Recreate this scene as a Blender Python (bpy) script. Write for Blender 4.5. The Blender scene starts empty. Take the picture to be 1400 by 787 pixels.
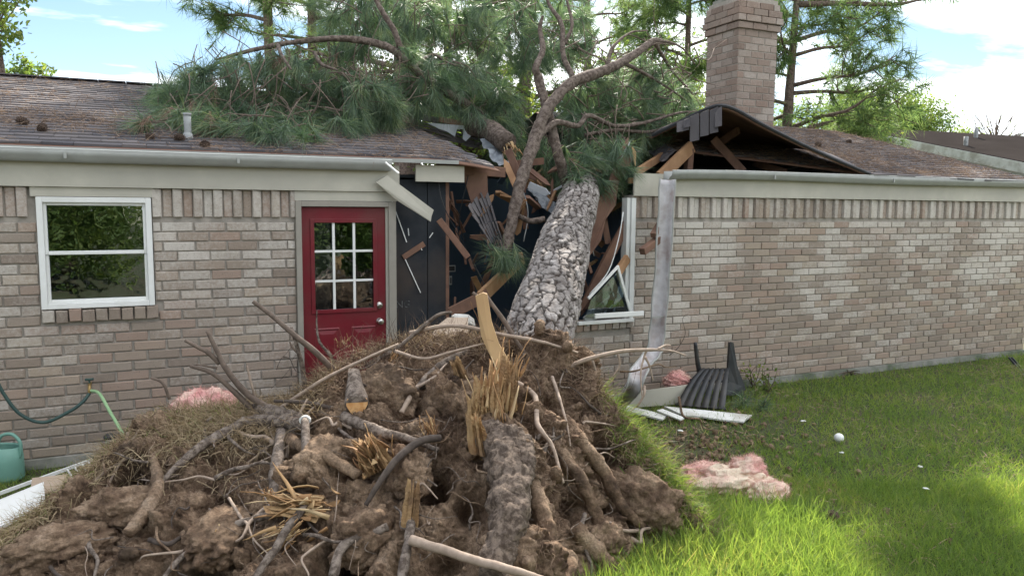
import bpy, math, random
import numpy as np
from mathutils import Matrix, Vector
R = math.radians
scene = bpy.context.scene
col = scene.collection
# ------------------------------------------------------------------ camera
YAW, PITCH, ROLL, FPX, EYE = R(24.8), R(6.08), R(0.49), 1050.0, 2.05
_f = np.array([math.sin(YAW)*math.cos(PITCH), math.cos(YAW)*math.cos(PITCH), -math.sin(PITCH)])
_r = np.array([math.cos(YAW), -math.sin(YAW), 0.0]); _u = np.cross(_r, _f)
RT = _r*math.cos(ROLL)+_u*math.sin(ROLL); UP = _u*math.cos(ROLL)-_r*math.sin(ROLL); FW = _f
C0 = np.array([0, 0, EYE])
FH = np.array([math.sin(YAW), math.cos(YAW), 0.0]); RH = _r.copy()
cam = bpy.data.cameras.new('camera'); cam.lens = FPX/1400*36; cam.sensor_width = 36
cam.clip_start = 0.05; cam.clip_end = 900
camo = bpy.data.objects.new('camera', cam); col.objects.link(camo)
camo.matrix_world = Matrix(((RT[0], UP[0], -FW[0], 0), (RT[1], UP[1], -FW[1], 0), (RT[2], UP[2], -FW[2], EYE), (0, 0, 0, 1)))
scene.camera = camo
# ------------------------------------------------------------------ sun and sky
SUN_AZ, SUN_EL = R(24.8+5.0), R(39)          # azimuth from +Y towards +X: the sun stands behind the house
sd = np.array([math.sin(SUN_AZ)*math.cos(SUN_EL), math.cos(SUN_AZ)*math.cos(SUN_EL), math.sin(SUN_EL)])
sun = bpy.data.lights.new('sun', 'SUN'); sun.energy = 5.0; sun.angle = R(0.53); sun.color = (1.0, 0.93, 0.82)
suno = bpy.data.objects.new('sun', sun); col.objects.link(suno)
suno.rotation_euler = Vector(sd).to_track_quat('Z', 'Y').to_euler(); suno.location = Vector(sd*60)
world = bpy.data.worlds.new('World'); scene.world = world; world.use_nodes = True
wn, wl = world.node_tree.nodes, world.node_tree.links
wn.clear()
sky = wn.new('ShaderNodeTexSky'); sky.sky_type = 'NISHITA'; sky.sun_disc = False
sky.sun_elevation = SUN_EL; sky.sun_rotation = SUN_AZ; sky.air_density = 1.0; sky.dust_density = 0.1; sky.ozone_density = 2.0
tc = wn.new('ShaderNodeTexCoord')
sep = wn.new('ShaderNodeSeparateXYZ'); wl.new(tc.outputs['Generated'], sep.inputs[0])
# project the view direction on a flat cloud deck so that clouds flatten towards the horizon
mx = wn.new('ShaderNodeMath'); mx.operation = 'MAXIMUM'; mx.inputs[1].default_value = 0.0; wl.new(sep.outputs['Z'], mx.inputs[0])
ad = wn.new('ShaderNodeMath'); ad.operation = 'ADD'; ad.inputs[1].default_value = 0.12; wl.new(mx.outputs[0], ad.inputs[0])
cmb = wn.new('ShaderNodeCombineXYZ')
for ax in 'XY':
    dv = wn.new('ShaderNodeMath'); dv.operation = 'DIVIDE'; wl.new(sep.outputs[ax], dv.inputs[0]); wl.new(ad.outputs[0], dv.inputs[1]); wl.new(dv.outputs[0], cmb.inputs[ax])
mp = wn.new('ShaderNodeMapping'); mp.inputs['Rotation'].default_value = (0, 0, R(20)); mp.inputs['Scale'].default_value = (0.55, 1.0, 1.0)
mp.inputs['Location'].default_value = (1.2, 3.1, 0)
wl.new(cmb.outputs[0], mp.inputs[0])
cn = wn.new('ShaderNodeTexNoise'); cn.inputs['Scale'].default_value = 0.9; cn.inputs['Detail'].default_value = 7; cn.inputs['Roughness'].default_value = 0.55
wl.new(mp.outputs[0], cn.inputs['Vector'])
cr = wn.new('ShaderNodeValToRGB'); cr.color_ramp.elements[0].position = 0.44; cr.color_ramp.elements[1].position = 0.60
wl.new(cn.outputs['Fac'], cr.inputs[0])
mixc = wn.new('ShaderNodeMix'); mixc.data_type = 'RGBA'
wl.new(cr.outputs[0], mixc.inputs['Factor']); wl.new(sky.outputs[0], mixc.inputs['A'])
mixc.inputs['B'].default_value = (23.0, 23.3, 23.6, 1)
bg = wn.new('ShaderNodeBackground'); bg.inputs['Strength'].default_value = 0.055
wl.new(mixc.outputs['Result'], bg.inputs[0])
wo = wn.new('ShaderNodeOutputWorld'); wl.new(bg.outputs[0], wo.inputs[0])
# ------------------------------------------------------------------ exposure
scene.view_settings.view_transform = 'Standard'; scene.view_settings.look = 'None'
scene.view_settings.gamma = 1.0; scene.view_settings.use_curve_mapping = False
scene.view_settings.exposure = 1.58
scene.render.engine = 'CYCLES'
scene.cycles.max_bounces = 8; scene.cycles.transparent_max_bounces = 16

# ================================================================== helpers
rng = np.random.default_rng(7)
random.seed(7)
def ray(px, py): return FW+RT*(px-700)/FPX-UP*(py-393.5)/FPX
def at(px, py, d): return C0+ray(px, py)*d
def atY(px, py, Y):
    d = ray(px, py); return C0+d*(Y/d[1])
def atZ(px, py, z=0.0):
    d = ray(px, py); return C0+d*((z-EYE)/d[2])
def atB(px, py, b):
    d = ray(px, py); return C0+d*(b/(d@FH))
def AB(a, b, z): return RH*a+FH*b+np.array([0, 0, z])
def nrm(v): v = np.asarray(v, float); return v/(np.linalg.norm(v)+1e-12)

def _h(ix, iy, iz, s):
    n = (ix.astype(np.int64)*374761393+iy.astype(np.int64)*668265263+iz.astype(np.int64)*2147483647+s*974634533) & 0xffffffff
    n = ((n ^ (n >> 13))*1274126177) & 0xffffffff
    n = n ^ (n >> 16)
    return (n & 0xffffff)/float(0xffffff)
def vnoise(p, s=0):
    p = np.asarray(p, float); i = np.floor(p).astype(np.int64); f = p-i; f = f*f*(3-2*f)
    o = 0
    for dx in (0, 1):
        for dy in (0, 1):
            for dz in (0, 1):
                w = (f[..., 0] if dx else 1-f[..., 0])*(f[..., 1] if dy else 1-f[..., 1])*(f[..., 2] if dz else 1-f[..., 2])
                o = o+w*_h(i[..., 0]+dx, i[..., 1]+dy, i[..., 2]+dz, s)
    return o*2-1
def fbm(p, oct=4, s=0, g=0.5):
    p = np.asarray(p, float); a = 1; t = 0; o = 0
    for k in range(oct):
        o = o+a*vnoise(p*(2**k)+k*17.3, s+k); t += a; a *= g
    return o/t
def ridged(p, oct=3, s=0):
    p = np.asarray(p, float); a = 1; t = 0; o = 0
    for k in range(oct):
        o = o+a*(1-2*np.abs(vnoise(p*(2**k)+k*9.1, s+k))); t += a; a *= .5
    return o/t
def vor2(u, v, s=0, pu=None):
    """2-D cells: F1, F2 and cell random; pu wraps u"""
    iu = np.floor(u).astype(np.int64); iv = np.floor(v).astype(np.int64)
    f1 = np.full(u.shape, 9.); f2 = np.full(u.shape, 9.); cid = np.zeros(u.shape)
    for du in (-1, 0, 1):
        for dv in (-1, 0, 1):
            cu, cv = iu+du, iv+dv
            hu = cu % pu if pu else cu
            z = np.zeros_like(hu)
            jx = _h(hu, cv, z, s); jy = _h(hu, cv, z, s+1); r = _h(hu, cv, z, s+2)
            d = np.hypot(cu+.1+.8*jx-u, cv+.1+.8*jy-v)
            m = d < f1
            f2 = np.where(m, f1, np.minimum(f2, d)); cid = np.where(m, r, cid); f1 = np.where(m, d, f1)
    return f1, f2, cid

def vor3(p, s=0):
    """3-D cells: F1, F2 and cell random"""
    sh = p.shape[:-1]; p = p.reshape(-1, 3); i = np.floor(p).astype(np.int64)
    f1 = np.full(len(p), 9.); f2 = np.full(len(p), 9.); cid = np.zeros(len(p))
    for dx in (-1, 0, 1):
        for dy in (-1, 0, 1):
            for dz in (-1, 0, 1):
                c = i+np.array([dx, dy, dz]); q = [_h(c[:, 0], c[:, 1], c[:, 2], s+k) for k in range(4)]
                d = np.sqrt((c[:, 0]+q[0]-p[:, 0])**2+(c[:, 1]+q[1]-p[:, 1])**2+(c[:, 2]+q[2]-p[:, 2])**2)
                m = d < f1; f2 = np.where(m, f1, np.minimum(f2, d)); cid = np.where(m, q[3], cid); f1 = np.where(m, d, f1)
    return f1.reshape(sh), f2.reshape(sh), cid.reshape(sh)
def crumbs(p, sc, s=0):
    """rough crumbly relief in -1..1: broken lumps with cracks between"""
    q = p*sc+.35*np.stack([vnoise(p*sc*1.7, s+40+k) for k in range(3)], -1)
    f1, f2, c = vor3(q, s); e = np.clip((f2-f1)*3.2, 0, 1); return (c*1.5+.3)*e*(1-.2*f1)-.6
def link(o, parent=None):
    col.objects.link(o)
    if parent is not None:
        o.parent = parent
        if parent.type == 'EMPTY': o.matrix_parent_inverse = Matrix.Translation(-Vector(parent.location))
    return o
def tag(o, label=None, cat=None, group=None, kind=None):
    if label: o['label'] = label
    if cat: o['category'] = cat
    if group: o['group'] = group
    if kind: o['kind'] = kind
    return o
def empty(name, loc, label=None, cat=None, group=None, kind=None):
    e = bpy.data.objects.new(name, None); e.location = Vector([float(c) for c in loc]); e.empty_display_size = .1
    col.objects.link(e); return tag(e, label, cat, group, kind)
def mesh(name, V, F, mat=None, smooth=False):
    me = bpy.data.meshes.new(name)
    V = np.ascontiguousarray(V, dtype=np.float32)
    if isinstance(F, np.ndarray):
        n, k = F.shape
        me.vertices.add(len(V)); me.vertices.foreach_set('co', V.ravel())
        me.loops.add(n*k); me.loops.foreach_set('vertex_index', np.ascontiguousarray(F, dtype=np.int32).ravel())
        me.polygons.add(n); me.polygons.foreach_set('loop_start', np.arange(0, n*k, k, dtype=np.int32))
        me.update(calc_edges=True); me.validate()
    else:
        me.from_pydata([tuple(map(float, v)) for v in V], [], [tuple(int(i) for i in f) for f in F]); me.update()
    if smooth: me.polygons.foreach_set('use_smooth', np.ones(len(me.polygons), dtype=bool))
    if mat is not None:
        for m in (mat if isinstance(mat, (list, tuple)) else [mat]): me.materials.append(m)
    return me
def obj(name, V, F, mat=None, parent=None, smooth=False):
    return link(bpy.data.objects.new(name, mesh(name, V, F, mat, smooth)), parent)
class MB:
    """collects pieces of ONE object"""
    def __init__(s): s.V = []; s.F = []; s.n = 0
    def add(s, V, F):
        V = np.asarray(V, float); s.V.append(V); s.F += [[int(i)+s.n for i in f] for f in F]; s.n += len(V); return s
    def box(s, c, size, ax=None):
        c = np.asarray(c, float); h = np.asarray(size, float)/2
        ax = np.eye(3) if ax is None else np.asarray(ax)
        v = np.array([[x, y, z] for x in (-1, 1) for y in (-1, 1) for z in (-1, 1)])*h
        return s.add(c+v@ax, BOXF)
    def board(s, p0, p1, w, t, wdir=(0, 0, 1)):
        """board from p0 to p1, width w along wdir, thickness t across"""
        p0, p1 = np.asarray(p0, float), np.asarray(p1, float); d = p1-p0; L = np.linalg.norm(d); x = d/L
        wd = np.asarray(wdir, float); wd = nrm(wd-x*(wd@x)); n = np.cross(x, wd)
        return s.box((p0+p1)/2, (L, w, t), np.array([x, wd, n]))
    def tube(s, P, r, sides=8, **k):
        v, f = tube(P, r, sides, **k); return s.add(v, f)
    def build(s, name, mat, parent=None, smooth=False):
        return obj(name, np.concatenate(s.V), s.F, mat, parent, smooth)
BOXF = [(0, 1, 3, 2), (4, 6, 7, 5), (0, 4, 5, 1), (2, 3, 7, 6), (0, 2, 6, 4), (1, 5, 7, 3)]
def smoothpath(P, n):
    P = np.asarray(P, float)
    if len(P) == 2: return np.linspace(P[0], P[1], n)
    Q = np.vstack([2*P[0]-P[1], P, 2*P[-1]-P[-2]]); m = len(P)-1
    t = np.linspace(0, m-1e-6, n); i = t.astype(int); f = (t-i)[:, None]
    a, b, c, d = Q[i], Q[i+1], Q[i+2], Q[i+3]
    return .5*((2*b)+(-a+c)*f+(2*a-5*b+4*c-d)*f*f+(-a+3*b-3*c+d)*f**3)
def frames(P):
    T = np.gradient(P, axis=0); T /= np.linalg.norm(T, axis=1)[:, None]+1e-12
    u = np.cross(T[0], [0, 0, 1.0])
    if np.linalg.norm(u) < .1: u = np.cross(T[0], [1.0, 0, 0])
    U = []; u = nrm(u)
    for t in T:
        u = nrm(u-t*(u@t)); U.append(u)
    U = np.array(U); return T, U, np.cross(T, U)
def tube(P, r, sides=8, n=None, amp=0.0, fr=8.0, seed=0, cap=True):
    """tapered tube along a smooth path, radius list interpolated, surface noise amp (fraction of r)"""
    P = np.asarray(P, float); n = n or max(4, 5*(len(P)-1)+1)
    S = smoothpath(P, n); rr = np.interp(np.linspace(0, 1, n), np.linspace(0, 1, len(r)), r) if np.ndim(r) else np.full(n, r)
    T, U, W = frames(S); a = np.arange(sides)/sides*2*np.pi
    ring = np.cos(a)[None, :, None]*U[:, None]+np.sin(a)[None, :, None]*W[:, None]
    k = np.ones((n, sides))
    V = S[:, None]+ring*rr[:, None, None]
    if amp: k = 1+amp*fbm(V*fr, 3, seed); V = S[:, None]+ring*(rr[:, None]*k)[..., None]
    i = np.arange(n-1)[:, None]*sides; j = np.arange(sides)[None]; j2 = (j+1) % sides
    F = np.stack([i+j, i+j2, i+sides+j2, i+sides+j], -1).reshape(-1, 4)
    V = V.reshape(-1, 3)
    if not cap: return V, F
    F = [list(f) for f in F]; F += [list(range(sides))[::-1], list(range((n-1)*sides, n*sides))]
    return V, F
def tubeobj(name, P, r, mat, parent=None, sides=8, **k):
    v, f = tube(P, r, sides, **k); return obj(name, v, f, mat, parent, True)
def prism(poly, thick, axis):
    """closed plate from a 3-D polygon, thickened along axis"""
    P = np.asarray(poly, float); n = len(P); V = np.vstack([P, P+np.asarray(axis, float)*thick])
    return V, [list(range(n))[::-1], list(range(n, 2*n))]+[[i, (i+1) % n, n+(i+1) % n, n+i] for i in range(n)]
def grid(V):
    """quads of an (n,m,3) grid"""
    n, m = V.shape[:2]; i = np.arange(n-1)[:, None]*m; j = np.arange(m-1)[None]
    return V.reshape(-1, 3), np.stack([i+j, i+j+1, i+m+j+1, i+m+j], -1).reshape(-1, 4)
def slab(V, t, d=(0, 0, -1)):
    """closed sheet of thickness t below an (n,m,3) grid"""
    n, m = V.shape[:2]; W = V+np.asarray(d, float)*t
    a, F = grid(V); b, G = grid(W); k = n*m
    e = []
    for i in range(n-1): e += [(i*m, (i+1)*m, (i+1)*m+k, i*m+k), (i*m+m-1+k, (i+1)*m+m-1+k, (i+1)*m+m-1, i*m+m-1)]
    for j in range(m-1): e += [(j+k, j+1+k, j+1, j), ((n-1)*m+j, (n-1)*m+j+1, (n-1)*m+j+1+k, (n-1)*m+j+k)]
    return np.vstack([a, b]), np.vstack([F, G[:, ::-1]+k, np.array(e)])
_ico = {}
def ico(sub):
    if sub not in _ico:
        import bmesh
        bm = bmesh.new(); bmesh.ops.create_icosphere(bm, subdivisions=sub, radius=1)
        _ico[sub] = (np.array([v.co[:] for v in bm.verts]), np.array([[v.index for v in f.verts] for f in bm.faces])); bm.free()
    return _ico[sub]
def lump(c, size, sub=4, amp=.25, fr=1.5, seed=0, flat=None, rot=0):
    v, f = ico(sub); k = 1+amp*fbm(v*fr+seed*7.7, 4, seed)+amp*.5*ridged(v*fr*2+seed, 3, seed+5)
    V = v*k[:, None]*np.asarray(size)
    if flat is not None: V[:, 2] = np.maximum(V[:, 2], -flat)
    ca, sa = math.cos(rot), math.sin(rot)
    V = V@np.array([[ca, sa, 0], [-sa, ca, 0], [0, 0, 1]])
    return V+np.asarray(c), f

# ================================================================== materials
def _nodes(name):
    m = bpy.data.materials.new(name); m.use_nodes = True; nt = m.node_tree
    return m, nt.nodes, nt.links, nt.nodes['Principled BSDF']
def _noise(n, l, scale, detail=5, rough=.55, vec=None, dist=0):
    t = n.new('ShaderNodeTexNoise'); t.inputs['Scale'].default_value = scale; t.inputs['Detail'].default_value = detail
    t.inputs['Roughness'].default_value = rough; t.inputs['Distortion'].default_value = dist
    if vec is not None: l.new(vec, t.inputs['Vector'])
    return t.outputs['Fac']
def _ramp(n, l, fac, stops):
    r = n.new('ShaderNodeValToRGB'); e = r.color_ramp.elements
    while len(e) < len(stops): e.new(.5)
    for i, (p, c) in enumerate(stops):
        e[i].position = p; e[i].color = (*c, 1) if len(c) == 3 else c
    l.new(fac, r.inputs[0]); return r.outputs[0]
def _mix(n, l, fac, a, b, mode='MIX'):
    m = n.new('ShaderNodeMix'); m.data_type = 'RGBA'; m.blend_type = mode
    for v, k in ((fac, 'Factor'), (a, 'A'), (b, 'B')):
        if hasattr(v, 'is_linked'): l.new(v, m.inputs[k])
        elif k == 'Factor': m.inputs[k].default_value = v
        else: m.inputs[k].default_value = (*v, 1)
    return m.outputs['Result']
def _math(n, l, op, a, b=0.0, clamp=False):
    m = n.new('ShaderNodeMath'); m.operation = op; m.use_clamp = clamp
    for i, v in enumerate((a, b)):
        if hasattr(v, 'is_linked'): l.new(v, m.inputs[i])
        else: m.inputs[i].default_value = v
    return m.outputs[0]
def _bump(n, l, bs, h, strength, dist):
    b = n.new('ShaderNodeBump'); b.inputs['Strength'].default_value = strength; b.inputs['Distance'].default_value = dist
    l.new(h, b.inputs['Height']); l.new(b.outputs[0], bs.inputs['Normal'])
def _pos(n): return n.new('ShaderNodeNewGeometry').outputs['Position']
def nmat(name, c1, c2, scale=8, rough=.8, bump=.3, bd=.01, c3=None, s3=1.0, fine=60, spec=.3, metal=0, stretch=None, lo=.35, hi=.65):
    """two-colour noise surface with an optional broad third colour and fine bump"""
    m, n, l, bs = _nodes(name); v = _pos(n)
    if stretch:
        mp_ = n.new('ShaderNodeMapping'); mp_.inputs['Scale'].default_value = stretch; l.new(v, mp_.inputs[0]); v = mp_.outputs[0]
    c = _ramp(n, l, _noise(n, l, scale, 6, .6, v), [(lo, c1), (hi, c2)])
    if c3: c = _mix(n, l, _ramp(n, l, _noise(n, l, s3, 4, .55, v), [(.45, (0, 0, 0)), (.65, (1, 1, 1))]), c, c3)
    l.new(c, bs.inputs['Base Color']); bs.inputs['Roughness'].default_value = rough; bs.inputs['Specular IOR Level'].default_value = spec
    bs.inputs['Metallic'].default_value = metal
    if bump: _bump(n, l, bs, _noise(n, l, fine, 5, .65, v), bump, bd)
    return m
def rndmat(name, stops, rough=.7, trans=None, island=True, bump=0, spec=.2, tw=.45, bscale=1.3, bw=.9):
    """colour by random island (blade, needle, tab); trans adds light shining through"""
    m, n, l, bs = _nodes(name)
    r = n.new('ShaderNodeNewGeometry').outputs['Random Per Island'] if island else n.new('ShaderNodeObjectInfo').outputs['Random']
    big = _noise(n, l, bscale, 3, .5, _pos(n))
    f = _math(n, l, 'ADD', _math(n, l, 'MULTIPLY', r, .7), _math(n, l, 'MULTIPLY', _math(n, l, 'SUBTRACT', big, .5), bw), True)
    f = _math(n, l, 'ADD', f, .12, True)
    c = _ramp(n, l, f, stops); l.new(c, bs.inputs['Base Color']); bs.inputs['Roughness'].default_value = rough
    bs.inputs['Specular IOR Level'].default_value = spec
    if bump: _bump(n, l, bs, _noise(n, l, 90, 4, .6, _pos(n)), bump, .005)
    if trans:
        t = n.new('ShaderNodeBsdfTranslucent'); l.new(_mix(n, l, 1.0, c, trans, 'MULTIPLY'), t.inputs[0])
        mxs = n.new('ShaderNodeMixShader'); mxs.inputs[0].default_value = tw
        l.new(bs.outputs[0], mxs.inputs[1]); l.new(t.outputs[0], mxs.inputs[2]); l.new(mxs.outputs[0], n['Material Output'].inputs[0])
    return m
def brickmat(name, island, base=None, wash=1.0):
    m, n, l, bs = _nodes(name); P = _pos(n)
    r = n.new('ShaderNodeNewGeometry').outputs['Random Per Island'] if island else n.new('ShaderNodeObjectInfo').outputs['Random']
    wnz = n.new('ShaderNodeTexWhiteNoise'); wnz.noise_dimensions = '1D'; l.new(r, wnz.inputs['W']); r2 = wnz.outputs['Value']
    c = _ramp(n, l, r, base or [(0, (.205, .166, .135)), (.25, (.285, .226, .178)), (.45, (.275, .232, .190)), (.6, (.305, .215, .168)), (.8, (.350, .288, .220)), (1, (.250, .206, .168))])
    c = _mix(n, l, _ramp(n, l, _noise(n, l, 26, 6, .7, P), [(.3, (0, 0, 0)), (.75, (.6, .6, .6))]), c, (.30, .24, .20))
    # old whitewash: patchy, on single bricks, more of it left high on the wall where rain does not reach
    z = n.new('ShaderNodeSeparateXYZ'); l.new(P, z.inputs[0])
    hz = _math(n, l, 'MULTIPLY', _math(n, l, 'SUBTRACT', z.outputs['Z'], 1.15, False), .16)
    w = _math(n, l, 'ADD', _math(n, l, 'MULTIPLY', r2, .42), _math(n, l, 'MULTIPLY', _noise(n, l, 1.1, 3, .5, P), .9))
    if wash > .6: w = _math(n, l, 'ADD', w, hz)
    w = _math(n, l, 'ADD', w, _math(n, l, 'MULTIPLY', _math(n, l, 'SUBTRACT', _noise(n, l, 34, 7, .75, P), .5), .85))
    fac = _ramp(n, l, w, [(.56, (0, 0, 0)), (1.0, (.8*wash,)*3)])
    c = _mix(n, l, fac, c, (.56, .525, .475))
    c = _mix(n, l, _ramp(n, l, _noise(n, l, 90, 3, .6, P), [(.60, (0, 0, 0)), (.72, (.55, .55, .55))]), c, (.09, .075, .065))
    l.new(c, bs.inputs['Base Color']); bs.inputs['Roughness'].default_value = .92; bs.inputs['Specular IOR Level'].default_value = .15
    _bump(n, l, bs, _noise(n, l, 70, 5, .7, P), .55, .006)
    return m
M = {}
M['brick'] = brickmat('brick_single', False); M['brick_mass'] = brickmat('brick_mass', True)
M['chim_brick'] = brickmat('chimney_brick', False, [(0, (.15, .108, .088)), (.5, (.225, .160, .128)), (1, (.205, .165, .138))], .45)
M['mortar'] = nmat('mortar', (.34, .305, .265), (.26, .235, .205), 14, .95, .5, .006)
M['concrete'] = nmat('concrete', (.30, .29, .26), (.19, .19, .165), 7, .9, .4, .008, (.10, .12, .08), 3)
M['trim'] = nmat('cream_trim', (.46, .435, .365), (.41, .388, .325), 5, .6, .12, .003, (.37, .35, .30), 1.2)
M['gutter'] = nmat('gutter_paint', (.34, .345, .325), (.29, .295, .275), 6, .5, .08, .003, (.29, .29, .27), 1.5)
M['gutter_in'] = nmat('gutter_inside', (.55, .535, .535), (.42, .40, .405), 9, .6, .3, .004, (.33, .28, .265), 5)
M['white'] = nmat('white_vinyl', (.74, .74, .72), (.66, .66, .63), 5, .45, .05, .002)
M['whiteboard'] = nmat('white_board', (.70, .70, .67), (.58, .58, .54), 5, .7, .15, .003, (.42, .40, .35), 2.5)
M['frame'] = nmat('taupe_door_frame', (.30, .275, .235), (.26, .24, .205), 6, .6, .1, .002)
M['red'] = nmat('red_door_paint', (.168, .014, .022), (.138, .011, .018), 4, .42, .08, .003, (.135, .028, .030), 2.5)
M['metal'] = nmat('satin_metal', (.62, .60, .56), (.5, .48, .45), 20, .3, 0, metal=1)
M['silver'] = nmat('foil_duct', (.42, .45, .48), (.26, .28, .31), 9, .45, 1.0, .03, metal=.5, fine=22)
M['deck'] = nmat('roof_deck_plywood', (.165, .088, .062), (.115, .062, .046), 6, .85, .2, .004, (.20, .118, .082), 1.4, stretch=(1, 6, 1))
M['lumber'] = nmat('lumber', (.42, .25, .135), (.32, .175, .09), 5, .8, .25, .004, (.24, .13, .07), 1.5, stretch=(1, 4, 1))
M['oldlumber'] = nmat('aged_lumber', (.21, .115, .078), (.14, .08, .058), 6, .85, .25, .004, stretch=(1, 4, 1))
M['black_sheath'] = nmat('black_sheathing', (.018, .021, .026), (.028, .032, .038), 6, .85, .2, .003, (.05, .04, .035), 1.5)
M['navy'] = nmat('navy_wall_paint', (.038, .060, .088), (.045, .070, .098), 3, .7, .05, .002)
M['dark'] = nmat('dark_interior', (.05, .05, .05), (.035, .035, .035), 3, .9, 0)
M['darkmetal'] = nmat('drip_edge', (.03, .03, .033), (.045, .045, .05), 8, .6, .1, .003)
M['shingle'] = rndmat('asphalt_shingle', [(0, (.058, .056, .063)), (.35, (.100, .092, .096)), (.65, (.135, .120, .118)), (1, (.088, .084, .092))], .95, bump=.6)
M['shingle_obj'] = rndmat('asphalt_shingle_tab', [(0, (.045, .042, .045)), (1, (.085, .078, .080))], .95, island=False, bump=.6)
M['litter'] = rndmat('dry_pine_needles', [(0, (.13, .088, .066)), (.5, (.245, .170, .125)), (1, (.44, .33, .24))], .8, trans=(1, .9, .7), tw=.2)
M['needle'] = rndmat('pine_needles', [(0, (.065, .105, .075)), (.4, (.105, .160, .100)), (.75, (.165, .225, .125)), (1, (.31, .33, .16))], .45, trans=(1.4, 1.6, 1.0), spec=.5, tw=.35, bscale=4.5, bw=1.6)
M['needle_far'] = rndmat('far_pine_needles', [(0, (.055, .095, .045)), (.5, (.095, .15, .065)), (1, (.16, .20, .075))], .6, trans=(1.75, 1.8, 1.2), tw=.5, bscale=.8, bw=1.4)
M['leaf'] = rndmat('broad_leaves', [(0, (.06, .10, .03)), (.5, (.11, .16, .045)), (1, (.21, .23, .07))], .55, trans=(1.8, 1.85, 1.1), tw=.5, bscale=.8, bw=1.4)
M['grass'] = rndmat('grass_blades', [(0, (.072, .122, .036)), (.45, (.130, .210, .054)), (.75, (.205, .275, .074)), (.88, (.25, .275, .10)), (.97, (.36, .31, .18))], .5, trans=(1.8, 1.7, .85), spec=.3, tw=.5)
M['dark_shingle'] = rndmat('neighbour_shingle', [(0, (.022, .019, .018)), (1, (.040, .035, .033))], 1.0, bump=.5, spec=0)
M['fluff'] = rndmat('insulation_fibre', [(0, (.55, .25, .23)), (.5, (.66, .38, .34)), (1, (.74, .58, .46))], .95, trans=(1, 1, 1), tw=.3)
M['drygrass'] = rndmat('dry_grass', [(0, (.17, .125, .08)), (.5, (.33, .25, .155)), (.8, (.45, .36, .235)), (1, (.20, .21, .08))], .8, trans=(1, .9, .7), tw=.2)
M['rootlet'] = rndmat('fine_rootlets', [(0, (.05, .033, .024)), (.45, (.13, .082, .056)), (.8, (.28, .20, .14)), (1, (.46, .37, .28))], .9)
M['ground'] = nmat('lawn_soil', (.060, .060, .030), (.048, .062, .022), 5, .95, .6, .02, (.088, .074, .045), .9)
M['splinter'] = rndmat('splintered_pine', [(0, (.19, .095, .045)), (.35, (.36, .21, .10)), (.7, (.52, .36, .19)), (1, (.68, .55, .36))], .7, trans=(1, .9, .6), tw=.12)
M['fibre'] = nmat('torn_wood_fibre', (.30, .17, .08), (.55, .38, .19), 12, .8, .9, .02, (.20, .12, .065), 6, fine=45)
M['cutwood'] = nmat('cut_wood', (.55, .27, .10), (.68, .42, .20), 30, .75, .3, .004)
M['pink'] = nmat('pink_insulation', (.60, .27, .25), (.70, .40, .36), 9, 1.0, .9, .03, (.78, .62, .50), 4, fine=40)
M['cream_fluff'] = nmat('insulation_facing', (.66, .55, .42), (.75, .62, .48), 6, .95, .6, .02, (.66, .34, .31), 2.2)
M['can'] = nmat('watering_can_plastic', (.15, .30, .245), (.135, .275, .225), 5, .4, .05, .002)
M['hose_dark'] = nmat('dark_hose', (.030, .060, .055), (.04, .075, .066), 9, .5, 0)
M['hose_light'] = nmat('light_hose', (.27, .42, .22), (.24, .38, .20), 9, .5, 0)
M['blackplastic'] = nmat('black_plastic', (.022, .024, .027), (.032, .034, .038), 9, .45, .1, .002, (.06, .055, .05), 3)
M['cardboard'] = nmat('tan_board', (.42, .33, .25), (.36, .28, .21), 8, .85, .1, .003)
M['cone'] = nmat('pine_cone', (.085, .055, .038), (.05, .034, .026), 30, .9, .3, .004)
M['plate'] = nmat('switch_plate', (.36, .37, .36), (.32, .33, .33), 8, .6, 0)
M['fence'] = nmat('cedar_fence', (.40, .25, .13), (.30, .18, .095), 5, .85, .2, .004)
M['pipe'] = nmat('lead_pipe', (.30, .31, .31), (.22, .22, .22), 10, .6, .3, .004)
M['siding'] = nmat('grey_white_siding', (.50, .52, .54), (.42, .44, .47), 5, .7, .1, .003)
def soilmat():
    m, n, l, bs = _nodes('clay_soil'); P = _pos(n)
    c = _ramp(n, l, _noise(n, l, 5.5, 7, .68, P), [(.32, (.050, .033, .023)), (.44, (.175, .115, .076)), (.56, (.32, .225, .152)), (.75, (.47, .36, .265))])
    c = _mix(n, l, _ramp(n, l, _noise(n, l, 1.7, 3, .5, P), [(.5, (0, 0, 0)), (.66, (.75, .75, .75))]), c, (.40, .285, .19))
    c = _mix(n, l, _ramp(n, l, _noise(n, l, 70, 4, .7, P), [(.35, (.6, .6, .6)), (.6, (0, 0, 0))]), c, (.075, .052, .038))
    c = _mix(n, l, _ramp(n, l, _noise(n, l, 2.4, 4, .6, P, .4), [(.56, (0, 0, 0)), (.68, (.8, .8, .8))]), c, (.050, .037, .029))
    l.new(c, bs.inputs['Base Color']); bs.inputs['Roughness'].default_value = 1; bs.inputs['Specular IOR Level'].default_value = .1
    h = _math(n, l, 'ADD', _noise(n, l, 45, 8, .75, P), _math(n, l, 'MULTIPLY', _noise(n, l, 14, 4, .6, P), 1.5))
    _bump(n, l, bs, h, .9, .022); return m
M['soil'] = soilmat()
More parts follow.
